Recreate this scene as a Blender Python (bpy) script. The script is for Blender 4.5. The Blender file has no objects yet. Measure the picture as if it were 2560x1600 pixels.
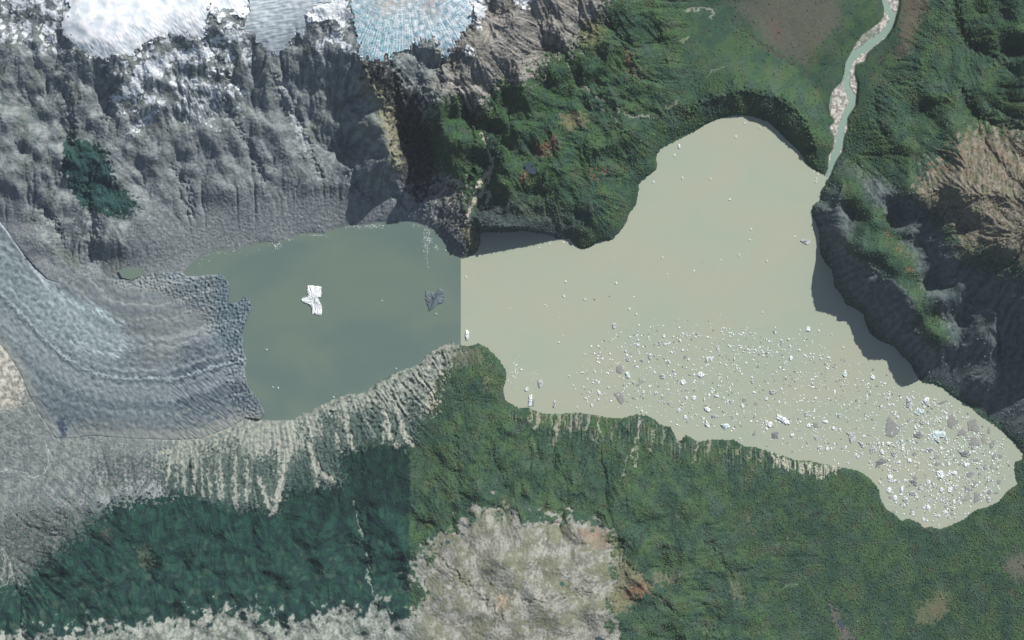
import bpy, math, random
import numpy as np
from mathutils import Vector

# ------------------------------------------------------------------ camera, sky, sun, exposure
S = 2.5                      # metres per photo pixel
CAMH = 60000.0
scene = bpy.context.scene
cam_d = bpy.data.cameras.new("camera"); cam = bpy.data.objects.new("camera", cam_d)
scene.collection.objects.link(cam); scene.camera = cam
cam.location = (0, 0, CAMH); cam.rotation_euler = (0, 0, 0)
cam_d.sensor_width = 36.0; cam_d.lens = 36.0 * CAMH / (2560 * S)
cam_d.clip_start = 1000.0; cam_d.clip_end = 150000.0

SUN_EL = math.radians(40); SUN_AZ = math.radians(38)      # azimuth east of the top of the picture
world = bpy.data.worlds.new("World"); scene.world = world; world.use_nodes = True
nt = world.node_tree; bg = nt.nodes["Background"]
sky = nt.nodes.new("ShaderNodeTexSky"); sky.sky_type = 'NISHITA'; sky.sun_disc = False
sky.sun_elevation = SUN_EL; sky.sun_rotation = SUN_AZ
nt.links.new(sky.outputs[0], bg.inputs[0]); bg.inputs[1].default_value = 0.055
sun_d = bpy.data.lights.new("sun", 'SUN'); sun_d.energy = 3.6; sun_d.angle = math.radians(0.5)
sun_d.color = (1.0, 0.97, 0.93)
sun = bpy.data.objects.new("sun", sun_d); scene.collection.objects.link(sun)
sv = Vector((math.sin(SUN_AZ)*math.cos(SUN_EL), math.cos(SUN_AZ)*math.cos(SUN_EL), math.sin(SUN_EL)))
sun.rotation_euler = sv.to_track_quat('Z', 'Y').to_euler(); sun.location = (3000, 3000, 4000)
scene.view_settings.view_transform = 'Standard'; scene.view_settings.look = 'None'
scene.view_settings.exposure = 0.62; scene.view_settings.gamma = 1.0

# ------------------------------------------------------------------ numeric helpers
rng = np.random.default_rng(7); random.seed(5)
C = scene.collection
F = 1.75                                    # fine grid spacing, photo pixels
X0, X1, Y0, Y1 = -150.0, 2710.0, -150.0, 1750.0
xs = np.arange(X0, X1, F); ys = np.arange(Y0, Y1, F)
NX, NY = len(xs), len(ys)
X, Y = np.meshgrid(xs, ys)
G = 4.0                                     # coarse grid
cxs = np.arange(X0, X1 + G, G); cys = np.arange(Y0, Y1 + G, G)
CX, CY = np.meshgrid(cxs, cys)

def samp(A, x, y, g=G):
    u = np.clip((x - X0) / g, 0, A.shape[1] - 1.001); v = np.clip((y - Y0) / g, 0, A.shape[0] - 1.001)
    i = u.astype(np.int32); j = v.astype(np.int32); fu = u - i; fv = v - j
    a = A[j, i]; b = A[j, i+1]; c = A[j+1, i]; d = A[j+1, i+1]
    return (a*(1-fu) + b*fu)*(1-fv) + (c*(1-fu) + d*fu)*fv

def ss(a, b, x):
    t = np.clip((x - a) / (b - a), 0, 1); return t*t*(3 - 2*t)

def band(lam, ax=1.0, ay=1.0, ang=0.0, shape=None, sp=F, wid=0.45):
    """band-limited random field of wavelength lam (photo px); ax, ay stretch it along rotated axes"""
    shape = shape or (NY, NX)
    h, w = shape
    n = rng.standard_normal(shape)
    fy = np.fft.fftfreq(h, sp)[:, None]; fx = np.fft.rfftfreq(w, sp)[None, :]
    ca, sa = math.cos(ang), math.sin(ang)
    u = (fx*ca + fy*sa)*ax; v = (-fx*sa + fy*ca)*ay
    fr = np.sqrt(u*u + v*v) * lam + 1e-9
    flt = np.exp(-(np.log(fr))**2 / (2*wid*wid))
    r = np.fft.irfft2(np.fft.rfft2(n)*flt, s=shape)
    return r / r.std()

def seg_dist(px, py, P, closed=False, param=False):
    d = np.full(px.shape, 1e9); tt = np.zeros(px.shape)
    m = len(P) if closed else len(P) - 1
    for k in range(m):
        ax, ay = P[k][:2]; bx, by = P[(k+1) % len(P)][:2]
        dx, dy = bx - ax, by - ay
        t = np.clip(((px-ax)*dx + (py-ay)*dy) / (dx*dx + dy*dy + 1e-9), 0, 1)
        q = np.hypot(px - ax - t*dx, py - ay - t*dy)
        if param:
            tt = np.where(q < d, k + t, tt)
        d = np.minimum(d, q)
    return (d, tt) if param else d

def inside(px, py, P):
    r = np.zeros(px.shape, bool)
    n = len(P)
    for k in range(n):
        ax, ay = P[k][:2]; bx, by = P[(k+1) % n][:2]
        if ay == by: continue
        c = ((ay > py) != (by > py)) & (px < (bx-ax)*(py-ay)/(by-ay) + ax)
        r ^= c
    return r

def sdf_c(P, pad=80):
    """signed distance on the coarse grid, negative inside"""
    P = np.array(P, float)
    a = np.full(CX.shape, float(pad))
    i0 = max(0, int((P[:, 0].min()-pad-X0)/G)); i1 = min(CX.shape[1], int((P[:, 0].max()+pad-X0)/G)+2)
    j0 = max(0, int((P[:, 1].min()-pad-Y0)/G)); j1 = min(CX.shape[0], int((P[:, 1].max()+pad-Y0)/G)+2)
    x = CX[j0:j1, i0:i1]; y = CY[j0:j1, i0:i1]
    d = np.minimum(seg_dist(x, y, P, True), 1e6)
    a[j0:j1, i0:i1] = np.where(inside(x, y, P), -d, np.minimum(d, pad))
    return a

N6 = band(6); N12 = band(12); N25 = band(25); N50 = band(50); N100 = band(100); N200 = band(220)
N4 = band(4.2); M12 = band(12); M25 = band(25); M50 = band(50); M100 = band(100)

def mask(P, soft=3.0, rag=1.0, warp=1.0, big=0.0):
    """soft 0..1 coverage of polygon P with a naturally ragged edge"""
    s = samp(sdf_c(P), X + warp*(5*N25 + 2.5*N12) + big*N50, Y + warp*(5*M25 + 2.5*M12) + big*M50)
    return ss(soft, -soft, s + rag*(1.6*N12 + 1.2*N6))

def line(P, w, soft=1.5, wob=1.0):
    """thin line; P points may carry a width as third value"""
    P = [tuple(p) for p in P]
    arr = np.array([p[:2] for p in P]); pad = 30
    i0 = max(0, int((arr[:, 0].min()-pad-X0)/F)); i1 = min(NX, int((arr[:, 0].max()+pad-X0)/F)+2)
    j0 = max(0, int((arr[:, 1].min()-pad-Y0)/F)); j1 = min(NY, int((arr[:, 1].max()+pad-Y0)/F)+2)
    out = np.zeros((NY, NX)); sl = (slice(j0, j1), slice(i0, i1))
    d, t = seg_dist(X[sl] + wob*(2*N25[sl] + 1.2*N12[sl]), Y[sl] + wob*(2*M25[sl] + 1.2*M12[sl]), P, param=True)
    ww = w
    if len(P[0]) > 2:
        ww = np.interp(t, range(len(P)), [p[2] for p in P]) * w
    out[sl] = ss(soft, -soft, d - ww)
    return out

def lin(r, g, b, k=1.0):
    f = lambda v: ((v/255)/12.92 if v/255 <= .04045 else ((v/255+.055)/1.055)**2.4)
    return np.minimum(np.array([f(r), f(g), f(b)]) * k / 1.22, .93)

# ------------------------------------------------------------------ traced outlines (photo pixels)
LAKE = [(460,679),(484,654),(503,639),(524,633),(542,625),(595,624),(635,612),(666,604),(693,609),(714,601),(751,585),(788,583),
(812,585),(825,576),(852,569),(878,561),(905,564),(944,556),(971,555),(997,552),(1037,556),(1063,567),(1090,577),(1100,585),
(1116,604),(1132,628),(1143,641),(1153,647),(1169,645),(1190,633),(1196,622),(1201,606),(1199,596),(1201,583),(1222,580),(1280,580),
(1306,577),(1359,584),(1383,589),(1396,598),(1423,598),(1433,609),(1444,620),(1460,624),(1476,618),(1500,602),(1529,602),(1545,585),
(1558,569),(1571,548),(1571,536),(1590,514),(1595,490),(1599,471),(1597,461),(1621,440),(1640,426),(1646,411),(1641,400),(1642,389),
(1653,373),(1693,352),(1730,333),(1769,310),(1804,295),(1836,288),(1875,290),(1920,304),(1936,319),(1968,352),(1997,378),(2011,399),
(2013,408),(2036,426),(2056,437),(2060,440),(2068,445),(2063,461),(2052,477),(2052,498),(2031,514),(2024,532),(2036,551),(2042,564),
(2048,585),(2048,612),(2050,635),(2060,654),(2079,675),(2084,694),(2085,715),(2103,736),(2116,762),(2140,773),(2158,786),(2163,808),
(2174,834),(2198,853),(2235,866),(2251,887),(2277,911),(2285,930),(2293,944),(2306,959),(2333,961),(2357,972),(2386,996),(2423,1017),
(2444,1038),(2470,1054),(2502,1078),(2534,1104),(2555,1133),(2556,1147),(2536,1155),(2535,1176),(2538,1200),(2543,1211),(2515,1229),
(2497,1253),(2470,1266),(2438,1275),(2409,1298),(2383,1310),(2354,1322),(2325,1316),(2310,1319),(2298,1306),(2269,1295),(2256,1302),
(2237,1285),(2216,1271),(2203,1248),(2198,1224),(2187,1208),(2174,1194),(2147,1176),(2105,1168),(2065,1160),(2026,1152),(1986,1149),
(1952,1136),(1920,1127),(1888,1117),(1862,1115),(1836,1099),(1783,1098),(1743,1104),(1716,1086),(1695,1107),(1687,1086),(1677,1067),
(1650,1060),(1634,1046),(1619,1039),(1592,1035),(1571,1041),(1555,1046),(1518,1043),(1497,1038),(1465,1034),(1439,1030),(1399,1034),
(1359,1034),(1341,1027),(1322,1019),(1296,1019),(1280,1009),(1262,998),(1259,972),(1267,943),(1266,927),(1248,898),(1219,869),
(1198,858),(1169,865),(1153,862),(1129,854),(1090,871),(1063,890),(1053,906),(1021,919),(971,940),(931,964),(907,983),(873,983),
(833,998),(788,1020),(772,1033),(754,1033),(735,1049),(693,1050),(655,1050),(662,1035),(648,1001),(635,985),(619,964),(611,932),
(616,900),(606,871),(606,826),(616,800),(630,768),(624,752),(611,741),(598,757),(569,757),(574,712),(558,688),(524,687),(503,690),
(489,691),(466,691)]
GLAC = [(-250,400),(-60,500),(0,552),(19,577),(61,636),(87,669),(119,700),(165,712),(206,694),(300,700),(350,690),(365,683),(420,680),(456,682),
(466,691),(489,691),(503,690),(524,687),(558,688),(574,712),(569,757),(598,757),(611,741),(624,752),(630,768),(616,800),(606,826),
(606,871),(616,900),(611,932),(619,964),(635,985),(648,1001),(662,1035),(650,1048),(616,1043),(582,1065),(503,1095),(437,1099),
(331,1095),(225,1088),(185,1095),(140,1095),(103,1038),(74,985),(53,932),(19,879),(0,858),(-250,620)]
RIVER_W = [(2204,-10),(2212,21),(2211,40),(2200,56),(2177,74),(2158,87),(2142,108),(2129,132),(2116,156),(2113,190),(2103,212),(2081,228),
(2076,265),(2076,286),(2089,304),(2075,317),(2087,341),(2084,370),(2073,389),(2072,421),(2064,440)]
RIVER_E = [(2247,-10),(2245,16),(2239,42),(2230,69),(2214,93),(2192,111),(2167,132),(2161,151),(2137,161),(2134,185),(2142,209),(2140,238),
(2138,262),(2117,294),(2117,323),(2109,341),(2105,378),(2092,397),(2087,405),(2079,426),(2070,447)]
RIVER = [(2190,-160)] + RIVER_W + RIVER_E[::-1] + [(2235,-160)]
CHAN = [(2200,-160,8),(2207,-5,8),(2216,20,8),(2229,40,8),(2231,55,8),(2218,78,9),(2190,100,9),(2160,122,9),(2135,138,9),(2122,158,8),(2117,185,6),
(2115,215,7),(2122,232,8),(2132,245,9),(2127,268,9),(2112,292,9),(2104,320,9),(2099,345,9),(2095,370,9),(2086,395,9),(2076,420,6),(2068,442,6)]

ICEF = [(878,-300),(880,0),(886,50),(895,95),(905,148),(918,153),(939,159),(976,148),(997,138),(1032,127),(1037,111),(1047,116),(1074,104),(1095,106),(1100,140),(1116,149),
(1129,138),(1143,106),(1169,79),(1185,53),(1178,20),(1180,-300)]
SNF = [(183,-300),(183,0),(185,34),(169,56),(161,79),(185,106),(212,132),(238,148),(278,159),(291,143),(312,143),(341,148),(354,127),(384,114),(413,98),(450,93),(484,100),(520,105),(528,60),(534,26),(582,37),(627,56),(630,0),(630,-300)]
LOBE = [(628,-300),(632,40),(620,60),(610,85),(640,90),(655,120),(690,150),(706,140),(735,105),(748,84),(762,100),(772,70),(775,40),(800,20),(860,0),(860,-300)]
ICEF_, SNF_, LOBE_ = ICEF, SNF, LOBE
sd_lake_c = sdf_c(LAKE, 400)
sd_riv_c = sdf_c(RIVER, 400)
sd_lake = samp(sd_lake_c, X, Y)
# exact distance near the shore keeps its traced corners
near = np.abs(sd_lake) < 14
ii = np.where(near); dd = seg_dist(X[ii] + .8*N12[ii], Y[ii] + .8*M12[ii], LAKE, True)
sd_lake[ii] = np.where(inside(X[ii] + .8*N12[ii], Y[ii] + .8*M12[ii], LAKE), -dd, dd)

# ------------------------------------------------------------------ relief: control heights (photo x, photo y, metres)
CTRL = [(-150,-150,700),(250,-150,740),(600,-150,780),(1000,-150,820),(1350,-150,720),(1700,-150,300),(2000,-150,20),(2250,-150,20),(2500,-150,250),(2710,-150,350),
(0,0,660),(250,0,725),(450,0,735),(640,0,725),(800,0,725),(1000,0,740),(1150,0,725),(1300,0,660),(1450,0,560),(1600,0,330),(1750,0,60),(1900,0,14),(2150,0,12),(2225,0,9),(2320,0,80),(2450,0,190),(2560,0,250),
(0,120,600),(250,130,690),(400,120,700),(560,60,760),(560,150,620),(700,120,640),(800,70,700),(860,130,640),(920,140,650),(1000,120,660),(1100,110,650),(1230,100,650),(1350,120,480),(1450,150,350),(1550,130,290),(1650,130,180),(1760,120,50),(1900,120,14),(2050,130,12),(2145,115,9),(2230,150,70),(2330,100,150),(2400,70,130),(2430,130,110),(2480,60,220),(2560,150,300),
(0,280,480),(170,260,430),(300,260,500),(450,250,480),(600,260,430),(720,250,400),(800,280,340),(850,320,270),(890,260,380),(880,380,190),(932,230,560),(965,300,490),(985,360,410),(995,420,330),(1010,290,330),(1028,330,170),(1040,400,100),(1065,440,90),(1060,220,520),(1092,280,540),(1108,340,490),(1120,410,360),(1128,300,430),(1150,260,500),(1165,330,420),(1140,430,290),(1190,340,380),(1206,331,300),(1250,300,400),(1300,380,330),(1230,420,230),(1200,450,170),(1350,300,360),(1420,200,340),(1480,260,240),(1500,350,230),(1600,350,150),(1600,250,180),(1700,250,100),
(0,450,330),(170,420,330),(240,440,300),(300,500,240),(60,520,200),(400,420,270),(400,500,170),(500,450,220),(500,540,100),(620,430,220),(620,520,110),(750,420,210),(750,500,110),(880,420,220),(880,500,100),(960,460,200),(1000,500,110),(1060,500,110),(1120,500,120),
(1160,520,150),(1170,570,110),(1150,600,90),(1185,600,85),(1215,540,170),(1250,440,300),(1330,440,290),(1400,490,220),(1250,520,170),(1215,566,190),(1250,562,200),(1300,562,175),(1330,525,180),(1345,566,130),(1380,574,80),(1450,440,200),(1430,560,90),(1460,600,50),(1530,480,140),(1540,560,50),(1560,400,110),(1620,410,50),
(0,570,130),(100,560,150),(110,610,180),(150,630,110),(220,520,220),(260,600,190),(320,620,130),(200,660,80),(250,655,50),(330,680,15),(400,600,100),(400,660,15),(500,600,40),
(0,650,110),(-150,500,160),(-150,600,140),(100,750,85),(-150,750,120),(0,800,90),(200,780,75),(350,760,62),(450,850,55),(300,900,60),(540,900,45),(540,1000,42),(400,1030,50),(200,1000,62),(80,900,70),(50,950,90),(0,900,110),(-150,900,170),(0,1000,100),(0,1060,80),(-150,1060,130),(100,1100,55),(170,1090,40),(60,1180,45),(0,1200,45),(-150,1200,50),
(250,1120,60),(250,1170,110),(350,1160,110),(450,1130,80),(550,1090,55),(550,1180,120),(650,1100,55),(650,1200,130),(740,1100,60),(740,1180,110),(850,1030,30),(850,1110,90),(950,980,28),(960,1080,90),(1060,930,40),(1050,1020,80),
(150,1260,110),(0,1300,60),(100,1350,110),(0,1400,80),(50,1450,110),(-150,1400,150),(-150,1600,400),(0,1600,330),(200,1400,200),(200,1600,380),(400,1300,190),(400,1450,280),(400,1600,420),(600,1350,230),(600,1500,350),(600,1600,430),(800,1300,220),(800,1450,330),(800,1600,450),(900,1320,225),(920,1420,285),(960,1300,225),(950,1500,390),(1000,1600,470),(400,1740,520),(1000,1740,560),
(1030,1200,150),(1150,900,50),(1200,920,60),(1220,970,55),(1150,1000,90),(1300,1060,65),(1150,1150,150),(1300,1150,130),(1450,1080,60),(1450,1180,130),(1600,1080,50),(1600,1180,130),(1750,1130,30),(1750,1200,80),(1900,1180,50),(2050,1210,40),(1900,1300,80),(1100,1300,230),(1200,1350,350),(1300,1300,300),(1300,1420,430),(1350,1500,470),(1200,1500,450),(1450,1380,350),(1500,1500,400),(1600,1450,300),(1650,1600,300),(1300,1600,480),(1300,1740,520),(1700,1350,190),(1800,1500,170),(2000,1400,60),(2000,1600,90),(2200,1400,35),(2400,1400,30),(2560,1350,40),(2710,1300,80),(2300,1600,30),(2560,1600,60),(2710,1740,120),(2000,1740,150),(2600,1180,40),(2700,1150,120),
# moraine loop round the bay
(1680,320,40),(1730,275,80),(1790,242,118),(1850,226,140),(1920,232,140),(1975,258,135),(2015,310,120),(2040,365,85),(2056,412,25),
(1840,200,110),(1990,220,45),(2050,280,20),(1920,190,50),(1760,215,60),
# river banks east, valleys and the two stepped ridges of the right mountain
(2105,330,5),(2075,420,3),(2150,220,30),(2140,300,40),(2180,330,120),(2130,380,40),(2230,300,150),(2300,230,170),(2330,330,240),(2240,420,280),(2190,420,170),(2400,300,260),(2430,300,190),(2500,310,270),(2400,230,230),(2480,180,210),(2560,280,340),
(2100,440,90),(2097,466,170),(2115,530,240),(2120,610,290),(2160,660,325),(2205,690,340),(2277,750,350),(2310,820,300),(2345,872,220),
(2165,480,205),(2216,545,290),(2240,620,320),(2288,680,345),(2330,770,335),(2365,840,260),
(2060,500,90),(2070,560,110),(2085,620,130),(2110,680,150),(2150,730,150),(2210,790,150),(2250,850,110),(2300,900,80),
(2180,460,180),(2240,540,230),(2280,610,270),(2330,700,300),(2390,780,300),(2420,860,240),
(2277,495,410),(2317,528,405),(2365,565,485),(2400,640,545),(2425,640,540),(2510,665,620),(2600,690,680),(2710,760,720),
(2320,450,440),(2400,480,560),(2400,400,470),(2480,560,660),(2560,450,620),(2560,600,740),(2710,450,700),(2710,600,830),(2710,250,450),(2370,400,400),
(2380,900,120),(2450,900,200),(2450,980,110),(2560,860,330),(2560,1000,140),(2600,1100,110),(2710,900,420),(2440,1005,12),(2505,1058,14),(2475,1000,60),(2530,1060,50),(2710,1050,260)]
for k in range(0, len(LAKE), 2):
    if not (1195 < LAKE[k][0] < 1400 and LAKE[k][1] < 620): CTRL.append((LAKE[k][0], LAKE[k][1], 2))
pts = np.array(CTRL, float); P2 = pts[:, :2] / 1000.0
def tps(r2): return np.where(r2 > 1e-12, 0.5*r2*np.log(r2 + 1e-12), 0)
d2 = ((P2[:, None] - P2[None])**2).sum(2); n = len(pts)
A = np.zeros((n+3, n+3)); A[:n, :n] = tps(d2) + np.eye(n)*1e-5; A[:n, n] = 1; A[:n, n+1:] = P2; A[n, :n] = 1; A[n+1:, :n] = P2.T
w = np.linalg.solve(A, np.concatenate([pts[:, 2], [0, 0, 0]]))
K = 2; ex = CX[::K, ::K]/1000; ey = CY[::K, ::K]/1000
Hc = w[n] + w[n+1]*ex + w[n+2]*ey
for k in range(n): Hc = Hc + w[k]*tps((ex-P2[k, 0])**2 + (ey-P2[k, 1])**2)
Hc = samp(Hc, CX, CY, G*K)
CS = CX.shape
cn = lambda l: band(l, shape=CS, sp=G)
land_c = ss(0, 60, sd_lake_c)
flat_c = np.maximum(ss(70, -10, sdf_c([(1750,-200),(2280,-200),(2240,80),(2150,200),(2130,330),(2060,400),(2030,300),(1960,200),(1850,190),(1740,150)], 120)), ss(50, 0, sd_riv_c))
flat_c = np.maximum(flat_c, ss(50, -10, sdf_c([(2100,1330),(2600,1330),(2720,1760),(2150,1760),(2060,1500)], 120))*.7)
flat_c = np.maximum(flat_c, ss(40, -10, sdf_c(GLAC, 120)))
for P_ in (ICEF_, SNF_, LOBE_): flat_c = np.maximum(flat_c, ss(25, -15, sdf_c(P_, 120))*.85)
relief = land_c*(1-flat_c)*(1-.55*ss(40, -20, sdf_c([(960,1620),(1100,1330),(1300,1300),(1530,1400),(1560,1800),(900,1800)], 60)))
hi = ss(30, 300, Hc)
Hc = Hc + relief*hi*(26*(1-.45*ss(1000, 800, CX))*cn(170) + 7*cn(80) + 2.5*cn(40) + 1*cn(20))
# drainage: carve gullies where water would gather
for it in range(3):
    Hp = np.pad(Hc, 1, mode='edge'); h, wd = CS
    best = np.full(CS, -1e9); rec = np.zeros(CS, np.int64); idx = np.arange(h*wd).reshape(CS)
    ip = np.pad(idx, 1, mode='edge')
    for dy in (-1, 0, 1):
        for dx in (-1, 0, 1):
            if dx == 0 and dy == 0: continue
            s_ = (Hc - Hp[1+dy:1+dy+h, 1+dx:1+dx+wd]) / math.hypot(dx, dy)
            m = s_ > best; best = np.where(m, s_, best); rec = np.where(m, ip[1+dy:1+dy+h, 1+dx:1+dx+wd], rec)
    order = np.argsort(-Hc.ravel()).tolist(); r = rec.ravel().tolist(); b = best.ravel().tolist(); acc = [1.0]*(h*wd)
    for i in order:
        if b[i] > 0: acc[r[i]] += acc[i]
    acc = np.array(acc).reshape(CS)
    cut = np.minimum(acc, 3000)**0.36
    slope = np.clip(best/(G*S), 0, 1)
    Hc = Hc - relief*ss(10, 120, Hc)*cut*(0.45 + 1.9*slope)*(1-.35*ss(1000, 850, CX)*ss(700, 600, CY))
    k5 = Hc.copy(); k5[1:-1, 1:-1] = (Hc[1:-1, 1:-1]*4 + Hc[:-2, 1:-1] + Hc[2:, 1:-1] + Hc[1:-1, :-2] + Hc[1:-1, 2:])/8
    Hc = k5
H = samp(Hc, X, Y); CUT = samp(cut, X, Y)
gy, gx = np.gradient(H, F*S); SL = np.hypot(gx, gy)

# ------------------------------------------------------------------ land cover masks
ROCKN = [(-300,-300),(1560,-300),(1520,0),(1500,50),(1450,90),(1425,150),(1385,130),(1345,180),(1300,215),(1262,200),(1235,225),(1215,260),
(1195,300),(1165,270),(1140,245),(1105,255),(1080,290),(1066,345),(1085,415),(1110,440),(1150,468),(1160,500),(1155,545),(1160,562),(1190,560),(1205,575),
(1200,610),(1150,655),(900,800),(700,1150),(400,1240),(200,1270),(-300,1260)]
ROCKB = [(-300,1640),(20,1590),(60,1575),(110,1600),(130,1570),(150,1600),(190,1580),(250,1560),(330,1568),(407,1549),(450,1539),(489,1557),(529,1536),(556,1510),(569,1531),(640,1528),(666,1565),(719,1565),(759,1544),(804,1539),
(820,1515),(865,1517),(889,1517),(905,1562),(926,1512),(934,1478),(944,1491),(950,1517),(979,1552),(1002,1557),(1032,1539),(1047,1510),(1074,1491),(1052,1460),(1032,1438),
(1030,1396),(1077,1385),(1084,1364),(1069,1351),(1116,1335),(1143,1319),(1169,1290),(1217,1269),(1280,1277),(1293,1298),(1359,1298),(1418,1287),(1439,1311),
(1465,1306),(1531,1338),(1529,1390),(1539,1433),(1545,1460),(1520,1500),(1518,1544),(1534,1570),(1545,1600),(1600,1800),(-300,1800)]
PLAT = [(2560,328),(2449,317),(2417,333),(2370,370),(2350,400),(2317,416),(2298,448),(2277,474),(2277,506),(2317,532),(2357,548),(2383,606),(2404,654),(2415,651),
(2423,617),(2476,638),(2510,672),(2560,665),(2760,700),(2760,300)]
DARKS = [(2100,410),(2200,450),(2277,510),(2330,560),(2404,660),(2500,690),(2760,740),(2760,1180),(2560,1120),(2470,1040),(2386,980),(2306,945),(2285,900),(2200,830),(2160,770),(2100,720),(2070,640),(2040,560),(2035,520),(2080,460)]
NOSE = [(2105,424),(2147,445),(2158,477),(2179,503),(2216,532),(2232,564),(2248,606),(2288,654),(2296,699),(2317,744),(2343,784),(2370,834),(2367,861),(2343,877),(2311,858),
(2290,813),(2277,744),(2198,678),(2145,651),(2105,612),(2139,559),(2110,514),(2097,466),(2084,448)]
DFOR = [(344,1226),(420,1222),(503,1234),(600,1262),(690,1270),(760,1255),(830,1225),(870,1150),(880,1120),(960,1105),(1030,1112),(1024,1300),(1022,1490),(1005,1800),(-300,1800),(-300,1510),(0,1486),(16,1472),(66,1459),(100,1406),(159,1369),(200,1330),(265,1274),(300,1240)]
ERODE = [(393,1150),(430,1105),(490,1080),(560,1060),(650,1045),(735,1042),(754,1030),(788,1015),(833,994),(873,979),(907,979),(931,960),(971,936),(1021,915),(1053,902),(1063,886),(1090,868),(1129,850),(1155,860),
(1120,925),(1095,955),(1082,980),(1092,1005),(1075,1035),(1047,1050),(1042,1100),(1030,1115),(985,1105),(960,1100),(900,1112),(880,1125),(850,1115),(845,1170),(858,1205),(820,1215),(790,1180),(760,1180),(720,1215),(715,1228),(700,1240),(682,1283),(660,1240),(640,1265),(600,1270),(560,1255),(500,1240),(470,1215),(440,1200),(400,1190)]
LFOR = [(168,340),(200,350),(238,357),(275,385),(290,430),(291,461),(331,487),(355,532),(317,548),(265,537),(206,516),(176,466),(164,426)]
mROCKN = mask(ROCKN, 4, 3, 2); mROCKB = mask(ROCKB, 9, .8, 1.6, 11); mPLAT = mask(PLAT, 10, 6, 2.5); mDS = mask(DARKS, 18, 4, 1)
mNOSE = mask(NOSE, -1e-3 + 12, 2, 1); mDFOR = mask(DFOR, 1.5, .5, .5); mERO = mask(ERODE, 3, 3, 1.5); mLFOR = mask(LFOR, 3, 1, 1)
left = ss(1027, 1021, X + 1.5*N25)                       # the darker survey strip of forest
mGL = ss(2.5, -2.5, samp(sdf_c(GLAC), X, Y))
ROCK = np.clip(np.maximum(np.maximum(mROCKN*(1-mLFOR), mROCKB), mERO), 0, 1)
VEG = 1 - ROCK

# fine rock relief, stronger on bare crags, weaker on scree
SCREE = [(330,540),(370,500),(420,520),(470,480),(560,470),(650,480),(760,480),(860,470),(960,500),(1060,530),(1100,570),(1000,560),(800,590),(600,630),(480,680),(300,690),(320,640)]
mSCR = np.maximum(mask(SCREE, 14, 2, 2), .75*mask([(280,390),(330,350),(400,340),(520,335),(640,340),(700,270),(745,300),(790,420),(640,470),(420,500),(345,480)], 20, 6, 3))
MOR = [(-250,420),(0,400),(60,470),(80,560),(110,620),(200,690),(350,680),(460,675),(480,700),(200,720),(90,690),(0,570),(-250,430)]
mMOR = mask(MOR, 8, 2, 1)
LOWL = [(-250,850),(0,840),(60,900),(100,1010),(140,1090),(230,1085),(440,1095),(620,1040),(740,1045),(560,1090),(430,1130),(230,1140),(220,1200),(130,1230),(60,1290),(0,1320),(-250,1350)]
mLOW = mask(LOWL, 6, 3, 1.5)
def rid(n): return (1 - np.abs(n))
def blur(a, sg, sp):
    h_, w_ = a.shape; fy = np.fft.fftfreq(h_, sp)[:, None]; fx = np.fft.rfftfreq(w_, sp)[None]
    pd = 40; b_ = np.pad(a, pd, mode='reflect'); h_, w_ = b_.shape; fy = np.fft.fftfreq(h_, sp)[:, None]; fx = np.fft.rfftfreq(w_, sp)[None]
    return np.fft.irfft2(np.fft.rfft2(b_)*np.exp(-2*(math.pi*sg)**2*(fx*fx+fy*fy)), s=b_.shape)[pd:-pd, pd:-pd]
HB_ = blur(Hc, 14, G); gcy, gcx = np.gradient(HB_, G); gl = np.hypot(gcx, gcy) + 1e-6; DXc, DYc = gcx/gl, gcy/gl
def ribs(n, step, k, FX=None, FY=None):
    """smear a random field along the fall line: ribs and gullies that run downslope"""
    acc_ = n.copy(); 
    for sg in (1, -1):
        px_, py_ = X.copy(), Y.copy()
        for q in range(k):
            dx = samp(DXc if FX is None else FX, px_, py_); dy = samp(DYc if FY is None else FY, px_, py_); px_ += sg*step*dx; py_ += sg*step*dy
            acc_ += samp(n, px_, py_, F)
    return acc_/acc_.std()
L1 = ribs(N25, 9, 6); L2 = ribs(N12, 4.5, 6); L3 = ribs(band(7), 3, 5)
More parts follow.
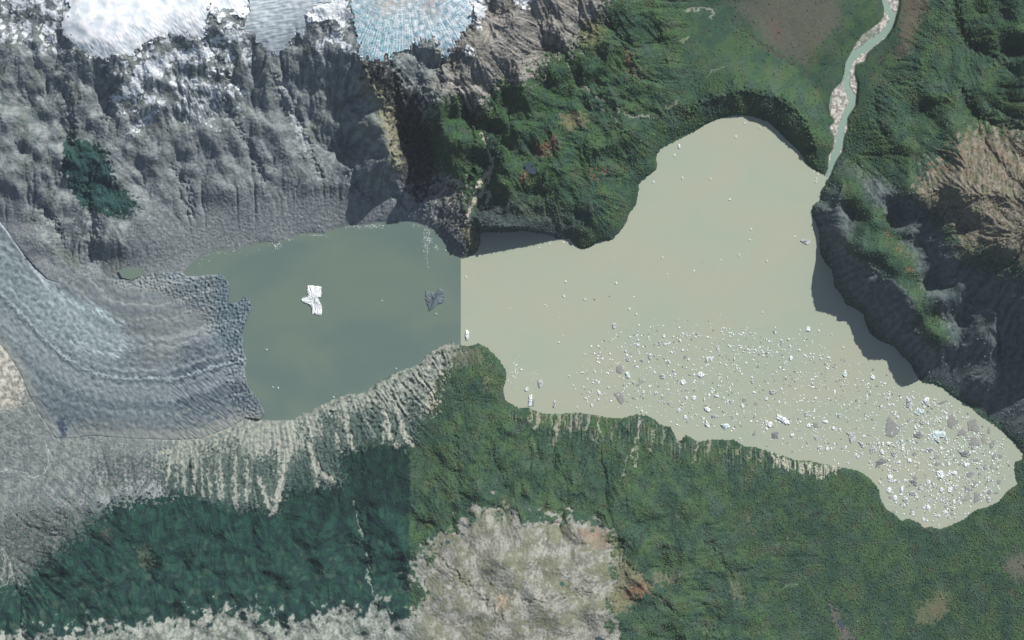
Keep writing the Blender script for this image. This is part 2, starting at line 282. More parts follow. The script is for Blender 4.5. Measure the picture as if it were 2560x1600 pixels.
VALLEYS = [([(1410,130),(1418,159),(1444,209),(1489,243),(1553,280),(1600,300)],12,32),([(1300,160),(1340,210),(1390,245),(1450,250),(1489,245)],8,18),
([(1520,60),(1545,100),(1570,140),(1600,165),(1640,175)],10,22),([(1570,150),(1575,180),(1600,200),(1650,205)],10,22),([(1540,290),(1545,320),(1570,335)],8,15),
([(1128,170),(1140,230),(1175,290),(1180,330)],10,45),([(1100,160),(1098,220),(1075,260),(1068,340),(1080,420)],12,40),([(1085,300),(1110,350),(1125,430)],7,32),
([(1160,250),(1168,310),(1182,350),(1178,420),(1170,460)],9,48),([(1206,331),(1222,380),(1230,410),(1204,453)],9,28),([(1235,200),(1262,260),(1275,300),(1280,340)],8,25),([(1225,240),(1240,330),(1280,380),(1330,430)],12,22),
([(990,200),(1000,300),(1015,380),(1030,450),(1045,500)],16,60),([(690,200),(715,260),(745,300),(770,370),(800,440)],12,28),([(560,250),(600,330),(640,400),(660,450)],10,22),([(170,230),(190,330),(160,430)],10,26),
([(2380,0),(2390,60),(2420,110),(2470,140),(2530,180)],18,50),([(2400,230),(2430,290),(2500,320),(2600,335)],16,60),([(2230,210),(2330,220),(2380,250)],10,20),([(2190,230),(2185,300),(2210,340)],10,22),
([(886,1253),(910,1359),(923,1412),(928,1457),(945,1510)],9,26),([(1135,1050),(1140,1150),(1150,1250)],8,18),([(1545,1345),(1560,1400),(1620,1460)],8,24),([(1627,1480),(1700,1540),(1800,1580)],7,20),([(1760,1350),(1800,1400),(1830,1440)],8,18),
([(66,1460),(66,1600)],8,20),([(115,1440),(118,1540)],6,15),([(1050,1350),(1180,1470),(1250,1540)],8,16),([(1370,1490),(1420,1482),(1480,1478)],6,18),([(1310,1500),(1350,1495)],5,16),
([(110,520),(135,555),(150,585)],12,34),([(215,470),(235,560),(225,640)],16,36),([(430,420),(470,470),(480,540)],10,26),([(880,420),(890,470),(930,500)],10,34),([(960,430),(985,480),(1010,520)],8,26),([(520,100),(560,180),(600,220)],12,30),
([(260,170),(290,230),(270,300)],12,26),([(1830,60),(1900,110),(1960,150),(2010,180)],5,6),([(1250,1060),(1230,1130),(1260,1220)],10,16),([(1330,1080),(1350,1150),(1345,1230)],8,14),([(1130,960),(1150,1040),(1180,1100)],8,12)]
RIDGES = [([(1715,290),(1745,262),(1790,242),(1850,226),(1920,232),(1975,258),(2015,310),(2040,365)],8,34),([(1233,400),(1215,440),(1190,480),(1172,520)],12,26),([(1150,470),(1163,520),(1168,560)],8,22),([(905,155),(925,210),(960,260),(985,320),(1000,430)],9,40),([(1100,255),(1105,330),(1128,400)],9,28),([(1145,250),(1150,330),(1160,400)],8,30),([(1195,340),(1192,400),(1190,440)],8,22),
([(1240,190),(1215,260),(1230,330)],10,25),([(2097,466),(2115,530),(2120,610),(2160,660),(2205,690),(2277,750),(2310,820)],12,16),([(760,30),(780,60),(850,60)],12,25),([(530,40),(560,60),(590,70)],12,25)]
for P, wd_, dp in VALLEYS:
    H -= dp*line(P, wd_*.3, wd_*1.1, 1.5)
for P, wd_, dp in RIDGES:
    H += dp*line(P, wd_*.2, wd_*1.2, 1.5)
crag = ROCK*(1-mSCR*.8)*(1-mMOR*.6)*(1-mLOW*.8)*ss(1, 18, sd_lake)*(1-mGL)
crag *= 0.45 + 0.55*ss(.1, .6, SL) 
R1 = band(70); R2 = band(34); R3 = band(17); R4 = band(8.5); R5 = band(4.5)
east = ss(1000, 1120, X)*ss(700, 500, Y)
rock = 5*rid(R1) + 2.5*rid(R2) + 2.0*rid(R3) + 1.1*rid(R4) + .45*R5 - 5*rid(L1) - 3.2*rid(L2) - 1.1*rid(L3)
H += crag*(0.62 + .5*east)*(1-.6*mROCKB)*(1-.6*ss(1000, 850, X))*rock
H += ROCK*(1-mGL)*ss(0, 10, sd_lake)*(1.0*N12 + .45*N6 + .2*R5)*0.9
# rounded spurs and ravines on the wooded slopes
HF = VEG*(1-.65*mDS)*ss(4, 40, sd_lake)*(1-samp(flat_c, X, Y))
H += HF*(1 - .5*ss(1500, 1750, X) - .35*ss(700, 900, Y)*ss(1750, 1500, X))*(11*(1-.5*left)*rid(band(120)) + 3*rid(band(55)) - 3.4*rid(L1) - 1.0*rid(L2) + 1.0*N25 + .5*M12)*(.4 + .9*ss(.08, .5, SL))
H += mPLAT*(4*rid(band(36)) + 2*rid(band(15)) - 5*rid(L1) - 2.5*rid(L2) + .6*N6)
# ribs running down the eroded faces
RB = band(13, 1.0, 4.5, math.radians(-8)); RB2 = band(7, 1.0, 4.0, math.radians(12))
H += mERO*ss(2, 20, sd_lake)*(5*rid(R2) - 3.6*rid(L1) - 1.2*rid(L2))*(.45 + .55*ss(760, 860, X))
SH = mask([(1280,1015),(1400,1036),(1600,1040),(1700,1100),(1850,1112),(1950,1135),(2100,1170),(2060,1200),(1900,1165),(1700,1150),(1600,1110),(1400,1090),(1280,1050)], 12, 3, 1)
VS = band(9, 1, 9, 0)
H += 0
H += SH*ss(2, 14, sd_lake)*2.5*VS
RR = band(15, 1, 6, math.radians(-32))
H += mDS*(1-mNOSE)*ss(4, 30, sd_lake)*(1.2*L1 + .7*L2)

# stream beds and gravel lines
STREAMS = [
 ([(1975,-20),(1965,40),(1985,80),(2000,120)], .9, (92,84,76)),([(2120,85),(2075,120),(2040,150),(2015,180),(2020,200),(2045,230),(2060,262)], 1.0, (84,76,64)),([(1835,25),(1860,70),(1890,110),(1920,125),(1960,145)], 1.1, (92,78,70)),
 ([(2090,0),(2110,60),(2095,90),(2080,118)], 1.0, (96,84,76)),([(2255,60),(2252,110),(2220,140),(2190,155)], 1.2, (108,88,76)),([(1935,20),(1950,60),(1940,100)], 1.2, (104,80,72)),([(2040,-10),(2050,50),(2035,100)], .8, (90,84,76)),
 ([(119,1108),(119,1115),(123,1152),(114,1181),(85,1194),(63,1181),(34,1173),(5,1178),(-40,1186),(-200,1170)], .9, (205,210,205)),
 ([(-30,1350),(0,1361),(11,1369),(24,1398),(34,1433),(48,1454),(63,1465)], 1.6, (165,170,162)),
 ([(34,1433),(20,1452),(0,1470)], 1.4, (165,170,162)),([(11,1380),(14,1420),(4,1450)], .9, (160,165,155)),
 ([(886,1253),(902,1322),(910,1359),(920,1385),(923,1412),(920,1438),(928,1457),(939,1488),(944,1510)], 1.2, (150,165,150)),
 ([(1418,159),(1428,183),(1444,209),(1470,228),(1489,243)], 1.5, (150,150,140)),
 ([(1489,243),(1518,254),(1553,280),(1574,296),(1590,292),(1616,290),(1632,296)], 2.0, (140,145,130)),
 ([(1479,268),(1500,270),(1525,285),(1545,310)], 1.5, (120,125,110)),
 ([(1206,331),(1217,352),(1222,380),(1230,400),(1233,408),(1222,430),(1204,453),(1185,479),(1185,506),(1169,538),(1167,559)], 5.0, (188,184,166)),
 ([(1119,448),(1145,456),(1177,469),(1187,478)], 4.0, (186,182,164)),([(1230,420),(1222,450),(1205,480),(1190,505)], 3.2, (182,178,160)),([(1190,495),(1205,485),(1225,480),(1222,500),(1212,520),(1195,515)], 2.6, (180,178,160)),([(1190,475),(1172,460),(1165,440)], 2, (150,150,140)),
 ([(1601,1040),(1594,1085),(1587,1117),(1578,1140)], 2.0, (165,165,150)),([(1592,1117),(1590,1150),(1585,1172)], 1.5, (150,155,138)),([(1568,1140),(1562,1170),(1555,1192)], 1.3, (150,155,138)),
 ([(1380,1036),(1379,1062)], 2.2, (140,146,126)),([(1412,1036),(1412,1068)], 1.8, (136,144,124)),([(1442,1033),(1442,1066)], 2.4, (146,146,130)),([(1365,1036),(1364,1056)], 1.6, (136,144,124)),([(1660,1064),(1658,1096)], 1.8, (132,142,120)),([(1570,1045),(1568,1076)], 1.5, (130,142,120)),([(1850,1112),(1846,1136)], 2, (140,144,124)),([(1880,1118),(1876,1142)], 2.4, (146,148,130)),([(1905,1126),(1902,1150)], 2.6, (150,150,132)),([(1399,1036),(1396,1060),(1388,1090),(1386,1112)], 5, (145,145,125)),([(1637,1065),(1630,1100),(1627,1128)], 2.2, (135,140,120)),
 ([(1346,1032),(1346,1050),(1340,1066)], 4, (145,145,128)),([(1326,1022),(1332,1040),(1325,1052)], 2, (150,150,135)),
 ([(1428,1034),(1430,1050),(1426,1075)], 3, (148,146,130)),([(1455,1036),(1452,1060),(1445,1075)], 2.5, (142,142,125)),([(1474,1038),(1470,1056),(1464,1072)], 3, (142,142,125)),
 ([(1499,1040),(1497,1070),(1489,1107),(1482,1085)], 1.6, (140,148,128)),([(1529,1060),(1530,1090)], 1.2, (130,140,120)),
 ([(1746,1102),(1738,1130),(1732,1157)], 1.8, (150,150,132)),([(1775,1099),(1774,1115),(1768,1128)], 4, (140,142,122)),([(1695,1105),(1700,1118)], 3.5, (140,142,125)),([(1820,1103),(1816,1130)], 1.6, (130,138,118)),
 ([(1330,1080),(1336,1110),(1345,1140)], 1.2, (115,125,105)),
 ([(1715,27),(1745,24),(1765,20),(1785,30),(1775,45)], 2.2, (150,155,140)),([(1700,105),(1722,95)], 2, (130,140,115)),([(1765,190),(1790,175),(1815,165)], 1.3, (120,135,110)),([(1668,270),(1690,258)], 2.5, (140,145,120)),
 ([(1020,480),(1028,450),(1035,420)], 1.4, (120,125,120)),([(1028,490),(1030,465),(1036,450)], 1.2, (150,150,145)),
 ([(190,175),(183,200),(176,222)], 1.6, (165,168,168)),([(220,150),(205,165),(190,180)], 1.4, (160,165,165)),
 ([(315,345),(340,320),(370,295),(395,278)], 3, (175,185,188)),
 ([(820,100),(812,130),(815,155),(805,180),(790,200)], 2.2, (165,172,172)),
 ([(640,1250),(650,1270)], 1.5, (140,145,135)),([(1075,1410),(1120,1420),(1135,1450),(1180,1470)], 1.3, (150,148,135)),
 ([(1948,1470),(1975,1464),(1997,1456)], 1.3, (120,140,118)),
 ([(645,1480),(648,1510),(642,1560)], 2, (120,140,130)),([(680,1515),(693,1535),(695,1570)], 2, (130,145,135)),([(66,1520),(66,1600)], .8, (90,120,100)),
]
streams = []
for P, wdt, col in STREAMS:
    m = line(P, wdt, 1.3); streams.append((m, col)); H -= 1.5*m

# ------------------------------------------------------------------ shore, river bed, sea level
riv_s = samp(sd_riv_c, X, Y)
rlev = 3.0 + np.clip(440 - Y, 0, 600)*0.012
mR = ss(8, -1, riv_s)
H = H*(1-mR) + (rlev + 1.2 + 1.0*np.abs(N12) + .5*N6)*mR
chan = line(CHAN, 1.0, 2.0, .6)*ss(3, -1, riv_s)
H -= chan*5.0
H = np.where(riv_s > 3, np.maximum(H, rlev*mR + 1.5), H)
shore = np.clip(sd_lake, 0, None)
CL = ss(1190, 1215, X)*ss(1410, 1350, X)*ss(640, 610, Y)
H = np.where(sd_lake > 0, np.maximum(1.2, H)*ss(-2, 9 - 6*CL, shore), H)
H = np.where((sd_lake > 0) & (sd_lake < 40), np.minimum(H, 1.0 + shore*S*(1.25 + 4*CL) + 3*shore**.5), H)
H = np.where(sd_lake <= 0, np.maximum(-12, sd_lake*S*1.2 - .6), H)
rmouth = ss(20, 4, np.hypot(X-2067, Y-443)); H -= rmouth*5*ss(4, -2, riv_s)

# ------------------------------------------------------------------ natural colours (reflectance)
COL = np.zeros((NY, NX, 3))
def mix(m, col):
    global COL
    COL = COL*(1-m[..., None]) + (col if isinstance(col, np.ndarray) and col.ndim == 3 else np.broadcast_to(col, COL.shape))*m[..., None]
def blend(t, a, b): return a[None, None]*(1-t[..., None]) + b[None, None]*t[..., None]
# vegetation
t = ss(-1.3, 1.3, .5*N50 + .2*N25 + .6*N100 + .6*N200)
veg = blend(t, lin(56,84,67), lin(72,99,65))
t2 = ss(.1, 1.6, 1.0*M100 + .3*M50 + .2*M25); veg = veg*(1-t2[..., None]*.5) + lin(76,97,84)*t2[..., None]*.5
t6 = ss(.2, 1.3, .6*M50 + .5*N25)*.2; veg = veg*(1-t6[..., None])
t3 = ss(1.0, 2.4, .8*M50 + .25*M25 + .9*N100)*.25; veg = veg*(1-t3[..., None]) + lin(100,100,78)*t3[..., None]
nw = ss(1650, 1350, X)*ss(560, 420, Y); t4 = nw*ss(-.8, 1.2, N50 + .4*N12)
veg = veg*(1-.8*t4[..., None]) + lin(60,92,54)*.8*t4[..., None]
dk = blend(ss(-1.2, 1.4, .9*M50 + .5*N25), lin(25,54,52), lin(36,74,62))
dk = dk*(1 - .35*ss(1330, 1220, Y + 25*N100)[..., None]*ss(500, 700, X)[..., None])
t5 = ss(1.2, 2.6, 1.3*N50 + .5*N25 + .5*N100)*ss(1300, 1400, Y); dk = dk*(1-.4*t5[..., None]) + lin(78,100,82)*.4*t5[..., None]
COL[:] = veg*.9; mix(left*ss(1100, 1120, Y), dk); mix(mLFOR, lin(48,80,76))
SPEC = mask([(-250,1330),(0,1310),(60,1290),(90,1225),(200,1190),(400,1190),(480,1222),(344,1228),(265,1274),(200,1330),(159,1369),(100,1406),(66,1455),(-250,1480)], 8, 4, 2)
mix(SPEC, blend(ss(-1, 1, N12 + .8*M25), lin(80,98,92), lin(118,124,120)))
# rock
t = ss(-1.4, 1.4, .7*M50 + .6*M25 + .5*N12 + .3*N6)
rk = blend(ss(-1.4, 1.4, .5*M50 + .5*M25 + .5*L1 + .4*L2), lin(110,122,122), lin(152,158,156))
t2 = ss(.2, 1.8, N100 + .4*N25); rk = rk*(1-.5*t2[..., None]) + lin(112,118,104)*.5*t2[..., None]
mix(ROCK, rk)
t = ss(-1.4, 1.4, .7*M50 + .6*N25 + .6*N12)
mix(ROCK*ss(1060, 1130, X)*ss(650, 560, Y), blend(ss(-1.4, 1.4, .4*M50 + .5*L1 + .5*L2 + .3*N12), lin(108,108,102), lin(158,154,148)))
bc = blend(ss(-1.4, 1.4, .6*M50 + .15*L1 + .2*L2 + .5*N12 + .3*N25), lin(118,120,108), lin(160,159,150))
tb = ss(-.1, 1.3, .8*M100 + .6*M25 + .4*N12)*.75; bc = bc*(1-tb[..., None]) + lin(112,116,88)*tb[..., None]
mix(mROCKB*ss(960, 1080, X), bc)
mix(mROCKB*ss(1080, 960, X), blend(t, lin(112,120,110), lin(158,162,154)))
# crag under the icefall and gorge rock, the ravine's shadow painted in dark
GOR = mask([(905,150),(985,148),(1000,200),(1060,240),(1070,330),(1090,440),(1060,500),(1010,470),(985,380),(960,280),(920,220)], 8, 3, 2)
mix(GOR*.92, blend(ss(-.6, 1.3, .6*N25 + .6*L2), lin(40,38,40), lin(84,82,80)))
mix(mask([(900,160),(925,200),(960,235),(985,290),(1005,400),(990,440),(968,380),(950,300),(915,230)], 6, 3, 1.5)*.7, lin(150,148,118))
# scree, moraine, glacier forefield
mix(mSCR*.85, blend(ss(-1, 1, .7*M25 + .5*N6), lin(122,130,131), lin(144,150,150)))
mix(mMOR*.9, blend(ss(-1, 1, .6*M25 + .7*N6), lin(110,119,122), lin(134,137,137)))
mix(mLOW*.9, blend(ss(-1, 1, .8*M25 + .4*N6 + .5*M50), lin(112,122,120), lin(142,148,142)))
mix(mask([(-250,850),(0,850),(40,900),(65,970),(60,1010),(0,1030),(-250,1040)], 6, 3, 1)*.85, blend(ss(-1, 1, M25), lin(150,148,138), lin(205,200,186)))
mix(mask([(225,1135),(390,1130),(400,1160),(390,1200),(360,1215),(250,1210),(230,1180)], 8, 5, 2.5)*.8, blend(ss(-.6, 1, M12 + .5*N25), lin(56,76,76), lin(112,116,112)))
# eroded gully faces: pale ribs with dark scrub and one painted gully shadow between them
er = blend(ss(-1.4, 1.2, .25*L2 + .35*L1 + .3*N12 + .5*M25), lin(116,126,120), lin(162,165,153))
mix(mERO, er)
SCRUB_SHADE = [[(640,1145),(693,1130),(695,1165),(680,1190),(650,1200),(636,1195)],[(742,1055),(760,1075),(782,1090),(786,1112),(765,1105),(750,1085)],  # last outline on this line is a gully shadow painted dark
[(866,1035),(905,1025),(950,1018),(955,1040),(950,1080),(960,1100),(920,1110),(890,1115),(872,1090),(868,1060)],[(785,1112),(820,1092),(838,1100),(850,1150),(858,1215),(815,1180),(792,1135)],
[(1012,988),(1045,985),(1050,1040),(1038,1100),(1026,1040)],[(706,1195),(735,1150),(775,1128),(786,1150),(792,1200),(800,1220),(760,1225),(715,1222)],[(497,1120),(510,1118),(508,1132)],
[(520,1110),(536,1115),(540,1130),(522,1128)],[(562,1102),(595,1105),(582,1120),(565,1120)],[(560,1160),(600,1145),(606,1170),(595,1192),(575,1180)],[(400,1150),(440,1160),(520,1180),(560,1200),(590,1240),(560,1258),(480,1240),(410,1215)],
[(610,1210),(640,1205),(660,1230),(640,1262),(615,1250)],[(800,1040),(840,1030),(850,1060),(830,1085),(805,1075)],[(905,1060),(985,1060),(990,1100),(930,1112)]]
CHUTE = [([(735,1048),(731,1100),(712,1160),(698,1230),(690,1272)],7),([(775,1110),(785,1150),(800,1180),(835,1200)],6),([(785,1150),(787,1185),(795,1215)],5),([(770,1030),(777,1070),(780,1092)],3),([(865,1030),(868,1080),(876,1100),(885,1124)],5),
([(950,1000),(965,1040),(975,1090),(990,1110)],6),([(990,1000),(1000,1050),(1015,1095),(1032,1110)],6),([(965,1040),(960,1085),(958,1105)],3.5),([(840,1085),(845,1120),(852,1126)],4),([(650,1195),(665,1240),(682,1283)],4),([(668,1240),(690,1250)],2.5),([(548,1150),(556,1195),(560,1240)],3),([(590,1140),(588,1200),(594,1262)],5),
([(615,1150),(622,1200),(618,1250)],3),([(520,1175),(530,1242)],3),([(460,1150),(465,1236)],3),([(430,1150),(415,1214)],3),([(490,1160),(486,1232)],3),([(540,1180),(552,1250)],2.5),([(445,1150),(442,1222)],2),([(505,1170),(510,1238)],2),([(915,1030),(920,1060),(940,1095)],1.5)]
scr_shade = np.zeros((NY, NX)); chu = np.zeros((NY, NX))
for P in SCRUB_SHADE: scr_shade = np.maximum(scr_shade, mask(P, 4, 4, 1.2))
for P, w_ in CHUTE: chu = np.maximum(chu, line(P, w_, 2.5))
yb_ = np.interp(X, [400,620,740,870,1000,1150], [1085,1045,1045,980,930,860]); dp_ = np.interp(X, [400,500,600,640,700,760,800,860,940,1000,1050], [85,85,70,110,125,80,75,62,62,95,150])
low_ = mERO*ss(-12, 14, Y - yb_ - dp_ + 10*M25 + 9*L1); scr_shade = np.maximum(scr_shade, low_*.9)
scr_shade = np.clip(scr_shade*(1-chu), 0, 1)
mix(scr_shade*.9, blend(ss(-1, 1, M12 + .4*N25), lin(46,74,70), lin(74,94,86)))
mix(chu*.9, blend(ss(-1, 1, .5*L2 + .5*N6), lin(140,146,136), lin(172,174,162)))
# stepped right mountain
pl = blend(ss(-1, 1.2, .7*M25 + .6*N12), lin(106,102,88), lin(134,128,114))
tr = ss(.2, 1.4, N50 + .5*N12)*ss(500, 420, Y); pl = pl*(1-.6*tr[..., None]) + lin(116,96,78)*.6*tr[..., None]
tg = ss(.5, 1.6, M50 + .5*M12); pl = pl*(1-.6*tg[..., None]) + lin(90,100,72)*.6*tg[..., None]
mix(mPLAT, pl)
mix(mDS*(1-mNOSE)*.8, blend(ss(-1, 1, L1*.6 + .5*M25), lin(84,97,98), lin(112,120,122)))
mix(mask([(2300,950),(2350,958),(2423,1005),(2500,1065),(2545,1110),(2500,1075),(2380,995)], 8, 3, 1)*.8, lin(66,100,80))
# north shore rock band and nose
mix(mask([(1090,500),(1160,520),(1205,560),(1203,610),(1150,652),(1100,590)], 4, 3, 1)*.8, blend(ss(-1, 1, N12), lin(80,88,94), lin(110,114,112)))
mix(mask([(1150,565),(1195,560),(1202,600),(1190,630),(1165,615)], 4, 3, 1)*.8, blend(ss(-1, 1, N12 + .5*N6), lin(74,82,58), lin(128,122,96)))
mix(mask([(1190,470),(1290,490),(1400,520),(1470,580),(1460,600),(1300,570),(1200,560)], 22, 4, 2)*.6, blend(ss(-1, 1, L2), lin(58,70,66), lin(80,88,84)))
mix(mask([(1200,520),(1280,545),(1400,560),(1440,600),(1420,600),(1280,582),(1200,584)], 6, 3, 1)*.7, blend(ss(-1, 1, band(9, 1, 5, math.radians(80))), lin(56,66,72), lin(84,94,98)))  # shaded cliff over the inlet: shade darkened into its rock colour
# bare brown and russet patches
PATCH = [([(1830,5),(1960,-20),(2090,-10),(2105,55),(2050,115),(2015,170),(1990,150),(1930,128),(1890,70)], .75, (98,96,86), 14),
 ([(2255,-20),(2320,-20),(2310,30),(2285,80),(2270,130),(2235,150),(2250,90)], .7, (108,96,82), 6),
 ([(1920,40),(1935,60),(1950,100),(1935,90)], .5, (120,88,76), 4),
 ([(1405,285),(1440,280),(1468,300),(1450,320),(1420,330),(1400,310)], .7, (120,112,86), 6),
 ([(1340,370),(1385,350),(1395,365),(1360,395),(1335,385)], .7, (140,104,82), 5),
 ([(1560,140),(1580,130),(1578,185),(1568,200)], .7, (112,90,66), 4),([(1455,60),(1500,50),(1510,90),(1480,130),(1450,110)], .6, (118,116,84), 8),
 ([(1480,420),(1486,445),(1482,452),(1478,430)], .8, (130,92,74), 2),([(1502,422),(1508,428),(1504,435)], .8, (150,96,74), 2),
 ([(1300,435),(1312,435),(1315,455),(1304,455)], .7, (150,110,90), 3),
 ([(1530,1338),(1560,1400),(1605,1438),(1627,1472),(1590,1496),(1566,1517),(1530,1530),(1520,1490),(1545,1440)], .8, (122,118,92), 8),
 ([(1600,1450),(1628,1468),(1615,1482),(1575,1488),(1560,1478)], .75, (140,108,86), 4),
 ([(1440,1320),(1500,1320),(1530,1345),(1515,1370),(1480,1365),(1450,1345)], .7, (138,120,102), 6),
 ([(1630,1430),(1700,1440),(1690,1455),(1630,1452)], .6, (120,114,92), 5),
 ([(2290,1558),(2292,1518),(2325,1499),(2348,1480),(2370,1488),(2370,1517),(2354,1549),(2304,1560)], .9, (100,108,80), 3),
 ([(2325,1510),(2365,1495),(2368,1520),(2345,1545),(2325,1540)], .6, (112,104,84), 5),
 ([(2510,1400),(2570,1380),(2570,1450),(2530,1450)], .75, (106,104,94), 10),
 ([(2071,1515),(2089,1520),(2110,1565),(2147,1600),(2110,1600),(2097,1570)], .85, (104,98,96), 2),
 ([(1820,1450),(1840,1460),(1858,1500),(1850,1510),(1830,1480)], .7, (112,112,92), 3),
 ([(2240,880),(2255,880),(2255,890)], .1, (90,90,90), 3),
 ([(2206,580),(2214,590),(2208,592)], .8, (140,84,74), 2),([(2262,668),(2274,676),(2266,682)], .8, (150,84,74), 2),([(2240,612),(2247,625),(2240,640)], .7, (140,110,80), 2),
 ([(1856,1285),(1868,1282),(1868,1295)], .8, (130,112,100), 2),([(1874,1322),(1880,1322),(1880,1332)], .8, (140,112,92), 2),
 ([(1212,950),(1222,948),(1224,960),(1216,962)], .7, (120,112,84), 2),([(1206,965),(1212,965),(1212,980)], .7, (124,120,90), 2),([(1100,870),(1200,870),(1210,900),(1140,920)], .55, (112,112,92), 10),
 ([(345,1370),(372,1370),(384,1400),(375,1418),(352,1415)], .6, (104,118,96), 6),
 ([(1070,978),(1086,980),(1094,1015),(1080,1030),(1070,1010)], .8, (176,172,152), 3),
 ([(260,1322),(272,1320),(280,1345),(262,1345)], .6, (96,84,74), 2),([(1245,1490),(1265,1480),(1262,1515),(1240,1510)], .6, (196,170,142), 4)]
for P, a, c, so in PATCH: mix(mask(P, so, 2, 1)*a, lin(*c))
mix(mask([(1925,1133),(1990,1150),(2065,1161),(2108,1170),(2080,1182),(2060,1196),(2000,1178),(1935,1163)], 2.5, 2, .6)*ss(-.9, .3, VS + .5*N6), lin(178,178,160))
mix(SH*ss(.7, 1.6, VS + .4*N25)*.45, lin(140,142,122))
# river gravel
mix(ss(3, -2, riv_s), blend(ss(-1, 1.2, .8*M12 + .7*N25), lin(150,146,138), lin(212,206,196)))
mix(mask([(2150,90),(2190,68),(2200,75),(2180,95),(2160,110),(2140,125)], 2, 1, .6)*.7*ss(3, -2, riv_s), lin(104,120,100))
mix(ss(3.5, 0, np.abs(sd_lake))*ROCK*.5, lin(120,124,112))
for m, col in streams: mix(m*.85, lin(*col))
# ---- snow lying on the crags
SNOW = [[(40,-10),(70,-10),(60,10),(100,12),(98,24),(62,28),(45,12)],[(130,35),(160,50),(165,60),(135,55)],[(30,68),(60,58),(68,62),(40,72)],[(118,95),(155,98),(150,115),(125,110)],
[(62,110),(80,98),(75,106)],[(95,133),(122,126),(115,136)],[(174,148),(200,132),(196,140),(178,152)],
[(352,170),(372,158),(423,142),(438,165),(448,190),(430,175),(412,198),(380,196),(350,200),(338,190)],[(358,195),(368,230),(352,255),(340,225),(330,195)],[(275,255),(330,232),(360,225),(352,245),(300,258)],
[(480,125),(545,125),(555,138),(505,150),(485,140)],[(425,140),(482,128),(480,172),(465,175),(448,150)],[(529,108),(570,92),(605,78),(618,92),(590,108),(545,116)],
[(568,145),(590,142),(592,158),(575,160)],[(605,150),(630,140),(640,150),(632,165),(612,165)],
[(318,345),(350,318),(395,278),(398,286),(362,318),(330,342)],[(370,250),(392,245),(385,262),(372,268)],[(405,250),(415,250),(412,270),(405,268)],
[(290,278),(350,278),(345,284),(300,286)],[(150,0),(180,10),(150,25)],[(112,0),(125,30),(118,30)],[(1285,-30),(1330,-30),(1330,12),(1308,32),(1292,14)],[(0,12),(22,22),(8,14)],
[(1160,128),(1184,130),(1184,140),(1164,142)],[(720,45),(770,30),(800,10),(870,0),(880,60),(850,90),(905,150),(895,150),(860,120),(820,105),(800,140),(790,120),(850,85),(860,60),(790,60),(760,80),(745,90)],
[(1175,-10),(1210,-10),(1217,32),(1205,60),(1198,85),(1190,50),(1180,20)]]
snow = np.zeros((NY, NX))
for P in SNOW: snow = np.maximum(snow, mask(P, 2.0, .9, .9))
ST = band(8, 1, 7, math.radians(-24))
FAN = mask([(448,200),(500,200),(545,215),(575,222),(570,245),(530,285),(545,310),(500,290),(505,312),(480,320),(455,270)], 8, 4, 1.5)
snow = np.maximum(snow, FAN*ss(-.1, .7, ST + .4*N25))
FAN2 = mask([(695,190),(725,200),(735,240),(715,260),(700,225)], 5, 2, 1); snow = np.maximum(snow, FAN2*.5*ss(-.5, .6, ST))
FAN3 = mask([(725,265),(742,290),(760,340),(772,375),(758,370),(738,320),(722,290)], 3, 1.5, .8); snow = np.maximum(snow, .35*FAN3)
SZ = mask([(-250,-300),(640,-300),(640,260),(400,300),(270,180),(130,130),(-250,110)], 25, 2, 1)
gy, gx = np.gradient(H, F*S); SL = np.hypot(gx, gy)
snow = np.maximum(snow, SZ*(1-mLFOR)*ss(1.0, 1.35, .75*N25 + .75*M50 + + .3*L2 - .5*SL + .45 + .5*ss(140, 60, Y)*ss(330, 250, X)))
mix(snow*.93, lin(232,238,240))

